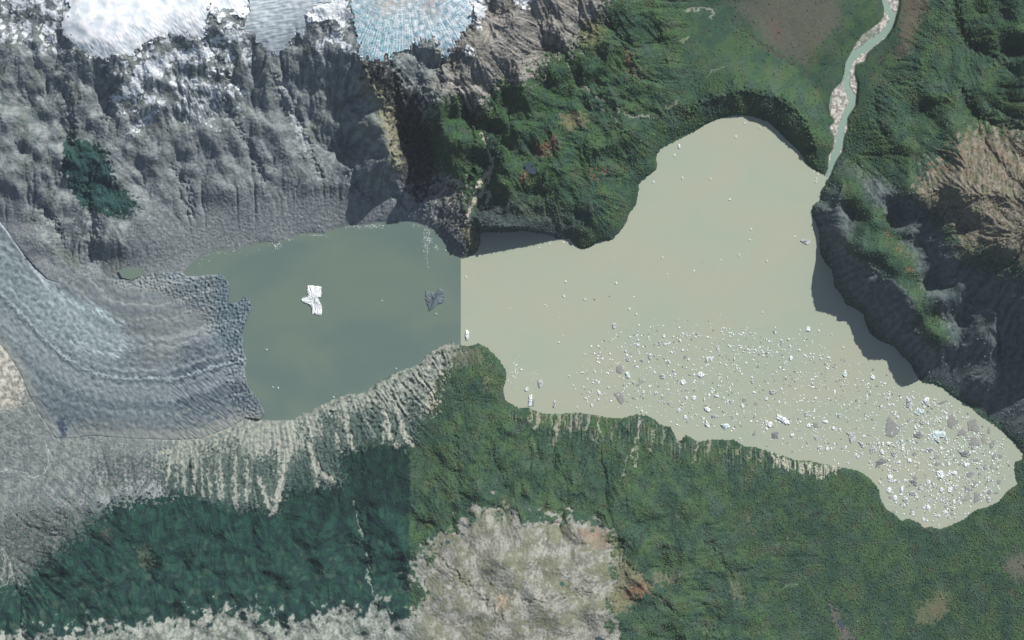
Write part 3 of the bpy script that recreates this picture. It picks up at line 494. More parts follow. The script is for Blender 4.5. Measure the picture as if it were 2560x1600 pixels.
# ------------------------------------------------------------------ glaciers: separate ice bodies standing proud of the rock
U25 = band(25); U60 = band(60)
def aniso(lam, st, deg): return band(lam, 1, st, math.radians(deg))
TM = mGL
I1 = ss(2.5, -2.5, samp(sdf_c(ICEF), X + 4*N25 + 2*N12, Y + 4*M25 + 2*M12)); I2 = ss(2.5, -2.5, samp(sdf_c(SNF), X + 4*N25 + 2*N12, Y + 4*M25 + 2*M12)); I3 = ss(2.5, -2.5, samp(sdf_c(LOBE), X + 4*N25, Y + 4*M25))
I2 = I2*(1-I3)*(1 - mask([(540,36),(575,45),(598,62),(595,85),(560,95),(535,80),(528,60)], 2, 2, 1)); I3 = I3*(1-mask([(770,60),(785,32),(830,28),(868,40),(862,70),(830,100),(790,100)], 2, 2, 1))
Hs = samp(blur(Hc, 22, G), X, Y)                       # smooth base
def tongue():
    ML = [(-200,560),(0,728),(66,797),(119,853),(159,890),(206,919),(259,940),(304,947),(368,945),(437,948),(489,932),(556,911),(614,900),(760,860)]
    dd_ = seg_dist(CX, CY, ML); yb = np.interp(CX, [p[0] for p in ML], [p[1] for p in ML]); sd_ = samp(np.where(CY < yb, -dd_, dd_), X, Y) + 2.2*N50 + 1.2*N25
    r1 = np.random.default_rng(3); q_ = np.arange(-420, 420, 3.0); sg = r1.standard_normal(len(q_)); sg = np.convolve(sg, [.25, .5, .25], 'same') + 1.2*np.interp(q_, q_[::6], r1.standard_normal(len(q_[::6])))
    bnd = np.interp(sd_, q_, sg/sg.std())
    a = aniso(6.5, 9, 2); b_ = aniso(6, 9, -58); c_ = aniso(6, 11, -38); d_ = aniso(6.5, 9, -50)
    front = ss(520, 560, X)*ss(900, 850, Y)
    south = ss(860, 930, Y)*ss(380, 460, X)
    west = ss(300, 180, X)
    t_ = front*a + (1-front)*south*d_ + (1-front)*(1-south)*(west*c_ + (1-west)*(.5*c_ + .3*b_ + .3*N12))
    amp = .6 + 1.5*front + 1.9*south + .5*west*ss(780, 860, Y)
    amp = amp*(1 - .75*ss(140, 60, X - (Y-560)*.9)*ss(860, 700, Y))
    z = Hs + amp*.6*np.minimum(t_, .6) + .3*N12 + 1*N25 + bnd*1.5
    z = np.maximum(z, 26 + 3*N12)
    ML_ = [(-200,560),(0,728),(66,797),(119,853),(159,890),(206,919),(259,940),(304,947),(368,945),(437,948),(489,932),(556,911),(614,900)]
    ml = line(ML, 2.2, 3, 1); z += 4*ml
    c = blend(ss(-1, 1.2, .7*M25 + .5*N12), lin(94,108,112), lin(124,137,138))
    def mx(m, col):
        nonlocal c
        c = c*(1-m[..., None]) + np.array(col)[None, None]*m[..., None]
    def mp(m, a_, b2, tt):
        nonlocal c
        c = c*(1-m[..., None]) + blend(tt, a_, b2)*m[..., None]
    mp(mask([(-250,420),(0,552),(61,636),(119,705),(150,740),(280,790),(320,850),(300,905),(200,880),(119,840),(0,715),(-250,560)], 10, 3, 1.5), lin(118,134,134), lin(146,162,162), ss(-1, 1, M25 + .5*N12))
    mp(mask([(206,694),(365,683),(470,740),(530,800),(520,860),(430,900),(370,920),(335,850),(310,800),(220,750),(150,715)], 12, 5, 2), lin(104,114,114), lin(126,131,127), ss(-1, 1, M25 + .6*N6))
    mp(mask([(456,860),(560,830),(600,930),(640,1000),(560,1035),(440,1020),(430,960)], 16, 5, 2), lin(58,72,84), lin(102,114,124), ss(-.8, 1.2, d_ + .4*M25))
    mp(front, lin(72,92,102), lin(110,128,134), ss(-.5, .8, a))
    mp(mask([(190,1060),(330,1060),(480,1060),(616,1020),(616,1060),(500,1110),(330,1110),(185,1110)], 10, 4, 2), lin(116,124,120), lin(138,140,132), ss(-1, 1, M12))
    mx(line([(119,712),(150,738),(200,765),(250,782),(280,800)], 7, 8, 1)*ss(-.3, .7, c_)*.8, lin(196,222,220))
    mx(line([(190,860),(240,885),(290,888),(318,860),(300,815)], 9, 10, 1)*ss(0, .8, b_ + .3*c_)*.75, lin(206,216,220))
    ft = 1 - .5*front; mx(ss(.1, 1.4, bnd + .3*M25)*.5*ft, lin(86,100,108)); mx(ss(.2, 1.6, -bnd + .3*N25)*.38*ft, lin(164,174,176))
    mx(line([(-150,620),(0,760),(60,840),(110,920),(170,960),(260,985),(400,990)], 14, 20, 1)*.5*ss(-1, 1, c_), lin(86,98,106))
    eg = ss(-34, -4, samp(sdf_c(GLAC), X + 4*N25, Y + 4*M25) + 5*N25)*np.maximum(ss(1010, 1050, Y), ss(140, 90, X)*ss(800, 860, Y)); mx(eg*.85, lin(126,132,128))
    mx(ml*.6, lin(184,200,202)); mx(line([(-100,480),(0,556),(19,580),(61,638),(87,672),(119,712)], 3, 4, .6)*.75, lin(204,214,214))
    mx(mask([(145,1048),(160,1045),(170,1075),(160,1100),(150,1085)], 3, 1, .4)*.85, lin(44,66,88))
    return z, c
zt, ct = tongue()
def icefall():
    a = aniso(6.5, 8, 25); b_ = aniso(6, 6, 78); c_ = aniso(6.5, 8, -35)
    low = ss(0, 90, Y + 8*N50)
    fx, fy = (CX-1012)*.9, (CY+110)*1.0; fl = np.hypot(fx, fy); fx, fy = fx/fl, fy/fl
    rad = ribs(band(6), 3, 6, fx, fy); tra = ribs(band(6), 2.5, 5, -fy, fx)
    t_ = (low*rad + (1-low)*tra)*.7 + .5*N6
    z = Hs + 6 + (.7 + .9*low)*np.minimum(t_, .9) + 1*U25
    c = blend(ss(-1.3, 1.0, t_ + .7*M25), lin(146,186,200), lin(236,242,244))
    m = mask([(900,-50),(1060,-50),(1010,30),(960,60),(940,40),(950,0)], 14, 4, 2)*.65; c = c*(1-m[..., None]) + lin(206,196,180)*m[..., None]
    m = mask([(1055,-50),(1100,-50),(1090,40),(1070,60),(1060,30)], 10, 4, 2)*.6; c = c*(1-m[..., None]) + lin(200,190,176)*m[..., None]
    m = (low*ss(1040, 980, X))*.7*ss(-.6, .8, -t_); c = c*(1-m[..., None]) + lin(128,190,200)*m[..., None]
    m = mask([(905,10),(950,5),(960,30),(940,60),(915,50)], 8, 3, 1.5)*.5; c = c*(1-m[..., None]) + lin(150,176,182)*m[..., None]
    return z, c
zi, ci_ = icefall()
def snowfield():
    a = aniso(12, 5, 40); b_ = aniso(8, 4, -35)
    lobe = ss(90, 140, Y + .3*X - 60)
    z = Hs + 5 + 2.0*U60 + .3*U25 - 2.0*ss(1.4, 2.0, a)*ss(330, 250, X + .5*Y) + .7*lobe*b_
    c = blend(ss(-1, 1, U60 + .4*U25), lin(226,234,238), lin(252,252,252))
    m = ss(100, 140, Y + 15*N25)*ss(330, 250, X)*.6*ss(0, 1, b_); c = c*(1-m[..., None]) + lin(136,156,164)*m[..., None]
    return z, c
zs, cs_ = snowfield(); cs_ = np.clip(cs_*1.1, 0, .93)
def lobe_():
    a = aniso(8, 9, 84) - 1.2*ss(1.3, 2.0, aniso(16, 6, 80)); z = Hs + 5 + .6*np.minimum(a, .6) + .7*U25
    c = blend(ss(-1, 1, a + .4*U25), lin(168,182,188), lin(212,220,224)); return z, c
zl, cl = lobe_()
ICE = np.maximum.reduce([TM, I1, I2, I3])
Zt = np.where(TM > .02, zt*TM + (1-TM)*np.minimum(H, zt) , H)
Hrock = H - 0.0
Hrock = np.where(TM > .02, np.minimum(H, zt - 12*TM), Hrock)
for m_, z_ in ((I1, zi), (I2, zs), (I3, zl)):
    Hrock = np.where(m_ > .02, np.where(m_ > .6, np.minimum(H, z_ - 10), H*(1-m_) + np.minimum(H, z_ - 10)*m_), Hrock)
H = Hrock
OVER = ss(0, 6, sd_lake)

# ------------------------------------------------------------------ mesh builders
def srgbfree(o, arr):
    ca = o.data.color_attributes.new("cover", 'FLOAT_COLOR', 'POINT')
    a = np.ones((len(o.data.vertices), 4), np.float32); a[:, :3] = arr.reshape(-1, 3)
    ca.data.foreach_set("color", a.ravel())

def make(name, co, faces, mat, smooth=True, nper=4):
    me = bpy.data.meshes.new(name)
    co = np.asarray(co, np.float32); faces = np.asarray(faces, np.int32)
    me.vertices.add(len(co)); me.vertices.foreach_set("co", co.ravel())
    nf = len(faces); me.loops.add(nf*nper); me.polygons.add(nf)
    me.loops.foreach_set("vertex_index", faces.ravel())
    me.polygons.foreach_set("loop_start", np.arange(0, nf*nper, nper, dtype=np.int32))
    me.polygons.foreach_set("loop_total", np.full(nf, nper, np.int32))
    me.polygons.foreach_set("use_smooth", np.full(nf, smooth, bool))
    me.update(calc_edges=True)
    me.materials.append(mat)
    o = bpy.data.objects.new(name, me); C.objects.link(o)
    return o

def tag(o, label=None, cat=None, group=None, kind=None):
    if label: o["label"] = label
    if cat: o["category"] = cat
    if group: o["group"] = group
    if kind: o["kind"] = kind
    return o

def ground_mat(name, rough=.9, spec=.2, bump=.5, sc1=.09, sc2=.35, var=.18, sss=None):
    m = bpy.data.materials.new(name); m.use_nodes = True; t = m.node_tree; b = t.nodes["Principled BSDF"]
    a = t.nodes.new("ShaderNodeVertexColor"); a.layer_name = "cover"
    tc = t.nodes.new("ShaderNodeTexCoord")
    n1 = t.nodes.new("ShaderNodeTexNoise"); n1.inputs["Scale"].default_value = sc1; n1.inputs["Detail"].default_value = 6; n1.inputs["Roughness"].default_value = .65
    n2 = t.nodes.new("ShaderNodeTexNoise"); n2.inputs["Scale"].default_value = sc2; n2.inputs["Detail"].default_value = 4
    t.links.new(tc.outputs["Object"], n1.inputs["Vector"]); t.links.new(tc.outputs["Object"], n2.inputs["Vector"])
    mr = t.nodes.new("ShaderNodeMapRange"); mr.inputs[1].default_value = .3; mr.inputs[2].default_value = .7
    mr.inputs[3].default_value = 1-var*1.6; mr.inputs[4].default_value = 1+var*1.6
    t.links.new(n1.outputs[0], mr.inputs[0])
    vm = t.nodes.new("ShaderNodeVectorMath"); vm.operation = 'SCALE'
    t.links.new(a.outputs["Color"], vm.inputs[0]); t.links.new(mr.outputs[0], vm.inputs["Scale"])
    t.links.new(vm.outputs[0], b.inputs["Base Color"])
    bp = t.nodes.new("ShaderNodeBump"); bp.inputs["Strength"].default_value = bump; bp.inputs["Distance"].default_value = 3.0
    t.links.new(n2.outputs[0], bp.inputs["Height"]); t.links.new(bp.outputs[0], b.inputs["Normal"])
    b.inputs["Roughness"].default_value = rough; b.inputs["Specular IOR Level"].default_value = spec
    return m

M_ground = ground_mat("ground_cover"); M_ice = ground_mat("glacier_ice", .6, .3, .4, .05, .2, .05); M_tree = ground_mat("foliage", .8, .15, .2, .012, .5, .1)

# one sheet: fine in the middle, stretching outwards to the horizon
ext = np.cumsum(np.array([F*1.22**k for k in range(1, 42)])); ext = np.minimum(ext, 8000 + np.arange(41))
src = np.minimum(np.arange(1, 42)*9, 380)
def axis(a, n_):
    co = np.concatenate([a[0] - ext[::-1], a, a[-1] + ext]); ix = np.concatenate([src[::-1], np.arange(n_), n_ - 1 - src]); return co, ix
ax_, ixx = axis(xs, NX); ay_, iyy = axis(ys, NY)
TX, TY = np.meshgrid(ax_, ay_); TZ = H[np.ix_(iyy, ixx)]; TC = COL[np.ix_(iyy, ixx)]
outd = np.maximum.reduce([X0-TX, TX-X1, Y0-TY, TY-Y1, np.zeros_like(TX)])
TZ = np.where(outd > 0, np.maximum(TZ, 6), TZ)
def W(px, py): return (px-1280)*S, (800-py)*S
wx, wy = W(TX, TY)
co = np.stack([wx, wy, TZ], -1).reshape(-1, 3)
nyy, nxx = TX.shape; idg = np.arange(nyy*nxx).reshape(nyy, nxx)
fc = np.stack([idg[1:, :-1], idg[1:, 1:], idg[:-1, 1:], idg[:-1, :-1]], -1).reshape(-1, 4)
terrain = make("terrain", co, fc, M_ground); srgbfree(terrain, TC); tag(terrain, kind="structure")
HT = H

IDX = np.arange(NY*NX).reshape(NY, NX)
def patch(name, m, z, col, mat, floor=-8.0, label=None, cat=None):
    """ice body: its top surface where m is high, its edge running down into the rock or below the water"""
    use = m > .03
    zz = np.where(m > .5, z, 0) ; e = ss(.03, .6, m)
    base = HT - 3
    zz = base*(1-e) + z*e
    cell = use[:-1, :-1] & use[1:, :-1] & use[:-1, 1:] & use[1:, 1:]
    f = np.stack([IDX[1:, :-1][cell], IDX[1:, 1:][cell], IDX[:-1, 1:][cell], IDX[:-1, :-1][cell]], -1)
    u, inv = np.unique(f.ravel(), return_inverse=True)
    a, b = W(X.ravel()[u], Y.ravel()[u])
    o = make(name, np.stack([a, b, zz.ravel()[u]], -1), inv.reshape(-1, 4), mat)
    srgbfree(o, col.reshape(-1, 3)[u]); tag(o, label, cat); return o
patch("glacier", TM, zt, ct, M_ice, label="grey crevassed glacier tongue sweeping down from the left and ending in the dark lake", cat="glacier")
patch("glacier", I1, zi, ci_, M_ice, label="blue white icefall hanging over dark crags at the top, with tan dusty streaks", cat="glacier")
patch("glacier", I2, zs, cs_, M_ice, label="broad bright white snowy glacier in the top left among grey crags", cat="glacier")
patch("glacier", I3, zl, cl, M_ice, label="grey white banded ice lobe between the snowy glacier and the blue icefall", cat="glacier")

# ------------------------------------------------------------------ water
def water_mat(name, c1, c2, rough=.35):
    m = bpy.data.materials.new(name); m.use_nodes = True; t = m.node_tree; b = t.nodes["Principled BSDF"]
    tc = t.nodes.new("ShaderNodeTexCoord"); mp = t.nodes.new("ShaderNodeMapping"); mp.inputs["Scale"].default_value = (1, 1.6, 1)
    n1 = t.nodes.new("ShaderNodeTexNoise"); n1.inputs["Scale"].default_value = .0018; n1.inputs["Detail"].default_value = 5; n1.inputs["Distortion"].default_value = .6
    cr = t.nodes.new("ShaderNodeMix"); cr.data_type = 'RGBA'; cr.inputs[6].default_value = (*c1, 1); cr.inputs[7].default_value = (*c2, 1)
    mr = t.nodes.new("ShaderNodeMapRange"); mr.inputs[1].default_value = .38; mr.inputs[2].default_value = .62
    t.links.new(tc.outputs["Object"], mp.inputs[0]); t.links.new(mp.outputs[0], n1.inputs["Vector"])
    t.links.new(n1.outputs[0], mr.inputs[0]); t.links.new(mr.outputs[0], cr.inputs[0]); t.links.new(cr.outputs[2], b.inputs["Base Color"])
    n2 = t.nodes.new("ShaderNodeTexNoise"); n2.inputs["Scale"].default_value = .12; n2.inputs["Detail"].default_value = 3
    bp = t.nodes.new("ShaderNodeBump"); bp.inputs["Strength"].default_value = .15; bp.inputs["Distance"].default_value = .6
    t.links.new(tc.outputs["Object"], n2.inputs["Vector"]); t.links.new(n2.outputs[0], bp.inputs["Height"]); t.links.new(bp.outputs[0], b.inputs["Normal"])
    b.inputs["Roughness"].default_value = rough; b.inputs["Specular IOR Level"].default_value = .3
    return m
def sheet(name, P, z, mat, zf=None):
    import bmesh
    bm = bmesh.new(); vs = [bm.verts.new((*W(p[0], p[1]), z if zf is None else zf(p[1]))) for p in P]
    f = bm.faces.new(vs); bmesh.ops.triangulate(bm, faces=[f]); bmesh.ops.recalc_face_normals(bm, faces=bm.faces)
    me = bpy.data.meshes.new(name); bm.to_mesh(me); bm.free(); me.materials.append(mat)
    o = bpy.data.objects.new(name, me); C.objects.link(o); tag(o, kind="structure"); return o
M_w1 = water_mat("silty_water", tuple(lin(174,177,155)), tuple(lin(168,177,156)), .5)
M_w2 = water_mat("grey_green_water", tuple(lin(98,118,110)), tuple(lin(108,126,112)), .5)
M_w3 = water_mat("river_water", tuple(lin(134,160,146)), tuple(lin(146,168,154)), .5)
M_w4 = water_mat("pond_water", tuple(lin(56,96,84)), tuple(lin(66,110,96)), .4)
M_w5 = water_mat("dark_pond_water", tuple(lin(58,72,84)), tuple(lin(64,80,88)), .4)
sheet("lake_water", [(1152,540),(2620,540),(2620,1380),(1152,1380)][:0] or [(1152,560),(1500,560),(1560,400),(1640,280),(2000,270),(2062,436),(2074,446),(2074,560),(2120,700),(2330,930),(2590,1110),(2590,1345),(2160,1345),(2160,1205),(1152,1125)], 0.0, M_w1)
sheet("inlet_water", [(400,700),(440,670),(560,560),(900,530),(1152,530),(1152,900),(1110,910),(800,1050),(600,1080),(560,700),(470,705)][:0] or [(440,660),(560,540),(900,520),(1152,520),(1152,880),(1060,930),(780,1080),(640,1080),(500,800)], 0.0, M_w2)
def ribbon(name, Wst, Est, mat, zf):
    v = []; f = []
    n_ = 60
    def al(P, n_):
        P = np.array(P, float); d = np.concatenate([[0], np.cumsum(np.hypot(*np.diff(P, axis=0).T))]); t = np.linspace(0, d[-1], n_)
        return np.stack([np.interp(t, d, P[:, 0]), np.interp(t, d, P[:, 1])], -1)
    a = al([(2180,-900)] + Wst, n_); b = al([(2225,-900)] + Est, n_)
    for k in range(n_):
        y = (a[k, 1]+b[k, 1])/2
        for q in (a[k] + (-3, 0), b[k] + (3, 0)): v.append((*W(*q), zf(y)))
    for k in range(n_-1): f.append((2*k+2, 2*k+3, 2*k+1, 2*k))
    o = make(name, v, f, mat, True); tag(o, kind="structure"); return o
ribbon("river_water", RIVER_W, RIVER_E, M_w3, lambda y: 3.0 + min(max(440-y, 0), 600)*.012 - .3 - 2.7*float(np.clip((y-425)/18, 0, 1)))
def pond(P, mat):
    cx = np.mean([p[0] for p in P]); cy = np.mean([p[1] for p in P])
    j = [int((p[1]-Y0)/F) for p in P]; i = [int((p[0]-X0)/F) for p in P]
    z = max(HT[a, b] for a, b in zip(j, i)) + .8
    sheet("pond_water", P, z, mat)
pond([(1400,1450),(1406,1449),(1411,1456),(1404,1464),(1399,1458)], M_w4)
pond([(1488,1587),(1496,1586),(1512,1594),(1512,1602),(1490,1602)], M_w5)
pond([(1312,412),(1322,406),(1336,408),(1342,424),(1338,438),(1325,436),(1314,426)], M_w5)
pond([(2094,1548),(2102,1546),(2110,1562),(2110,1572),(2100,1568)], M_w5)
pond([(296,677),(320,668),(345,668),(360,676),(352,690),(330,700),(305,694)], M_w2)

# ------------------------------------------------------------------ forest canopies (uncountable crowns)
def crown_proto(k):
    r = random.Random(k); v = [(0, 0, 1.0)]; ns = 6
    for rr, z in ((.62, .78), (1.0, .12)):
        for a in range(ns):
            t_ = 2*math.pi*a/ns + r.uniform(-.25, .25); q = rr*r.uniform(.8, 1.2); v.append((q*math.cos(t_), q*math.sin(t_), z + r.uniform(-.12, .12)))
    f = []
    for a in range(ns):
        b = (a+1) % ns
        f.append((0, 1+a, 1+b)); f.append((1+a, 7+a, 7+b)); f.append((1+a, 7+b, 1+b))
    return np.array(v), np.array(f)
PROT = [crown_proto(k) for k in range(6)]
gy, gx = np.gradient(H, F*S); SLF = np.hypot(gx, gy)
bare = np.zeros((NY, NX))
for P, a, c, so in PATCH: bare = np.maximum(bare, mask(P, so, 2, 1)*a)
for m, col in streams: bare = np.maximum(bare, m)
mead = samp(flat_c, X, Y)*ss(360, 200, Y)
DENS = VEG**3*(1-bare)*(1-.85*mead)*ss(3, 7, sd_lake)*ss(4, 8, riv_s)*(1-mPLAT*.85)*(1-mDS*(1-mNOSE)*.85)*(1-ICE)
DENS *= (.55 + .45*ss(-1, .5, M50 + .5*N25))
DENS = DENS*(1 - left*ss(1100, 1120, Y)*.55*ss(1350, 1450, Y))
DENS = np.maximum(DENS, SPEC*.3); DENS = np.maximum(DENS*(1-chu), scr_shade*.6)
def forest(name, region, spacing, label, smin=3.6, smax=7.5):
    x0, x1, y0, y1 = region
    gx_ = np.arange(x0, x1, spacing); gy_ = np.arange(y0, y1, spacing*.9)
    A, B = np.meshgrid(gx_, gy_); A = A + rng.uniform(-.5, .5, A.shape)*spacing*1.1; B = B + rng.uniform(-.5, .5, B.shape)*spacing
    A = A.ravel(); B = B.ravel(); D = samp(DENS, A, B, F)
    k = rng.uniform(0, 1, len(A)) < D*.95; A = A[k]; B = B[k]; n_ = len(A)
    z = samp(HT, A, B, F); ci = np.stack([samp(COL[..., q], A, B, F) for q in range(3)], -1)
    r_ = rng.uniform(0, 1, n_)**1.8*(smax-smin) + smin; hh = r_*rng.uniform(.65, 1.15, n_)
    br = np.exp(rng.normal(0.1, .2, n_)); hue = rng.normal(0, .03, n_)
    cc = ci*br[:, None]*np.stack([1+hue, 1+hue*.3, 1-hue*.8], -1)
    th = rng.uniform(0, 6.28, n_); pk = rng.integers(0, 6, n_)
    vs, fs, cs = [], [], []; off = 0
    wx_, wy_ = W(A, B)
    for q in range(6):
        m = pk == q; pv, pf = PROT[q]; c_, s_ = np.cos(th[m])[:, None], np.sin(th[m])[:, None]; r = r_[m][:, None]
        x = (pv[:, 0]*c_ - pv[:, 1]*s_)*r + wx_[m][:, None]; y = (pv[:, 0]*s_ + pv[:, 1]*c_)*r + wy_[m][:, None]; zz = pv[:, 2][None]*hh[m][:, None] + z[m][:, None] - .5
        nn = m.sum(); vs.append(np.stack([x, y, zz], -1).reshape(-1, 3)); cs.append(np.repeat(cc[m], len(pv), 0))
        fs.append((pf[None] + (np.arange(nn)*len(pv))[:, None, None]).reshape(-1, 3) + off); off += nn*len(pv)
    o = make(name, np.concatenate(vs), np.concatenate(fs), M_tree, False, 3); srgbfree(o, np.concatenate(cs)); tag(o, label, None, None, "stuff"); return n_
tot = 0
tot += forest("forest", (-60, 1026, 1100, 1660), 3.9, "dark blue green forest on the slope at the lower left", 3.2, 5.6)
tot += forest("forest", (1026, 2640, 840, 1660), 4.3, "mid green forest along the south side of the lake")
tot += forest("forest", (2056, 2640, -60, 840), 4.6, "green forest east of the river and on the ridge over the lake")
tot += forest("forest", (1040, 2056, -60, 640), 4.4, "bright green woods on the spurs north of the lake")
tot += forest("forest", (100, 420, 320, 560), 4.0, "dark shaded wood among the grey crags at the left", 3, 5)
print("crowns", tot)

# ------------------------------------------------------------------ icebergs
def ice_mat(name, c1, c2, rough=.6):
    m = bpy.data.materials.new(name); m.use_nodes = True; t = m.node_tree; b = t.nodes["Principled BSDF"]
    tc = t.nodes.new("ShaderNodeTexCoord"); n1 = t.nodes.new("ShaderNodeTexNoise"); n1.inputs["Scale"].default_value = .08; n1.inputs["Detail"].default_value = 6
    mr = t.nodes.new("ShaderNodeMapRange"); mr.inputs[1].default_value = .35; mr.inputs[2].default_value = .65
    cr = t.nodes.new("ShaderNodeMix"); cr.data_type = 'RGBA'; cr.inputs[6].default_value = (*c1, 1); cr.inputs[7].default_value = (*c2, 1)
    t.links.new(tc.outputs["Object"], n1.inputs["Vector"]); t.links.new(n1.outputs[0], mr.inputs[0]); t.links.new(mr.outputs[0], cr.inputs[0]); t.links.new(cr.outputs[2], b.inputs["Base Color"])
    bp = t.nodes.new("ShaderNodeBump"); bp.inputs["Strength"].default_value = .5; bp.inputs["Distance"].default_value = 1.5
    t.links.new(n1.outputs[0], bp.inputs["Height"]); t.links.new(bp.outputs[0], b.inputs["Normal"])
    b.inputs["Roughness"].default_value = rough; return m
I_W = ice_mat("white_ice", tuple(lin(222,230,230)), tuple(lin(250,252,252))); I_S = ice_mat("slate_ice", tuple(lin(116,118,118)), tuple(lin(142,144,142))); I_T = ice_mat("pale_blue_ice", tuple(lin(196,216,212)), tuple(lin(228,240,240)))
I_G = ice_mat("grey_ice", tuple(lin(136,138,132)), tuple(lin(152,152,146))); I_D = ice_mat("dark_ice", tuple(lin(76,90,98)), tuple(lin(104,118,122)))
I_O = ice_mat("silty_grey_ice", tuple(lin(146,150,134)), tuple(lin(158,160,146))); I_M = ice_mat("dusty_ice", tuple(lin(140,142,140)), tuple(lin(212,216,214)))
KM = dict(W=(I_W, 7, .55), T=(I_T, 7, .6), G=(I_G, 3, .15), D=(I_D, 6, .35), S=(I_S, 5, .35), O=(I_O, 2, .12), M=(I_M, 5, .6))

def berg_mesh(P, kind, seed, name):
    mat, ht, rg = KM[kind]; r = random.Random(seed)
    P = [Vector(p) for p in P]
    if sum(a.x*b.y - b.x*a.y for a, b in zip(P, P[1:] + P[:1])) < 0: P.reverse()
    Q = []
    for a, b in zip(P, P[1:] + P[:1]):
        L = (b-a).length; k = max(1, int(L/7)); nn = Vector((-(b-a).y, (b-a).x))
        for i in range(k):
            q = a.lerp(b, i/k)
            if i: q = q + nn*r.uniform(-.06, .06)
            Q.append(q)
    c = Vector((sum(q.x for q in Q)/len(Q), sum(q.y for q in Q)/len(Q)))
    size = max((q-c).length for q in Q); ht = ht*min(1, .35 + size/45)
    rings = [(1.0, -1.5), (1.0, .35), (.93, .8), (.7, 1.0), (.42, 1.05), (.18, 1.0)]
    V, Fc = [], []; n_ = len(Q); tilt = r.uniform(0, 6.28)
    for s, z in rings:
        for q in Q:
            p = c + (q-c)*s
            hz = z if z < 0 else ht*(z*(1 + r.uniform(-rg, rg)) + rg*.5*math.cos(tilt)*(q-c).x*s/size + rg*.5*math.sin(tilt)*(q-c).y*s/size)
            V.append((p.x, p.y, hz if z < 0 else max(.4, hz)))
    V.append((c.x, c.y, ht*(1 + r.uniform(-rg, rg))))
    for k in range(len(rings)-1):
        for i in range(n_):
            j = (i+1) % n_; a0 = k*n_; Fc.append((a0+i, a0+j, a0+n_+j, a0+n_+i))
    k = (len(rings)-1)*n_
    for i in range(n_): Fc.append((k+i, k+(i+1) % n_, len(V)-1))
    me = bpy.data.meshes.new(name); me.from_pydata(V, [], Fc); me.materials.append(mat); me.update()
    return me
def put(P, kind, label, group=None, cat="iceberg", name="iceberg", seed=[0]):
    """P in photo px"""
    seed[0] += 1
    cx = sum(p[0] for p in P)/len(P); cy = sum(p[1] for p in P)/len(P)
    me = berg_mesh([((p[0]-cx)*S, -(p[1]-cy)*S) for p in P], kind, seed[0], name)
    o = bpy.data.objects.new(name, me); C.objects.link(o); o.location = (*W(cx, cy), 0); tag(o, label, cat, group); PLACED.append((cx, cy, max(8, max(math.hypot(p[0]-cx, p[1]-cy) for p in P)))); return o
PLACED = []
def Z(c, r, L): return [(640*c + x/3.78, 400*r + y/3.78) for x, y in L]
def blob(c, r, x, y, w_, h_, ang=0, n_=9, seed=0):
    rr = random.Random(int(x*7 + y*13)); P = []
    for k in range(n_):
        t_ = 2*math.pi*k/n_ + rr.uniform(-.2, .2); q = rr.uniform(.72, 1.15)
        a, b = q*w_/2*math.cos(t_), q*h_/2*math.sin(t_); ca, sa = math.cos(ang), math.sin(ang)
        P.append((x + a*ca - b*sa, y + a*sa + b*ca))
    return Z(c, r, P)
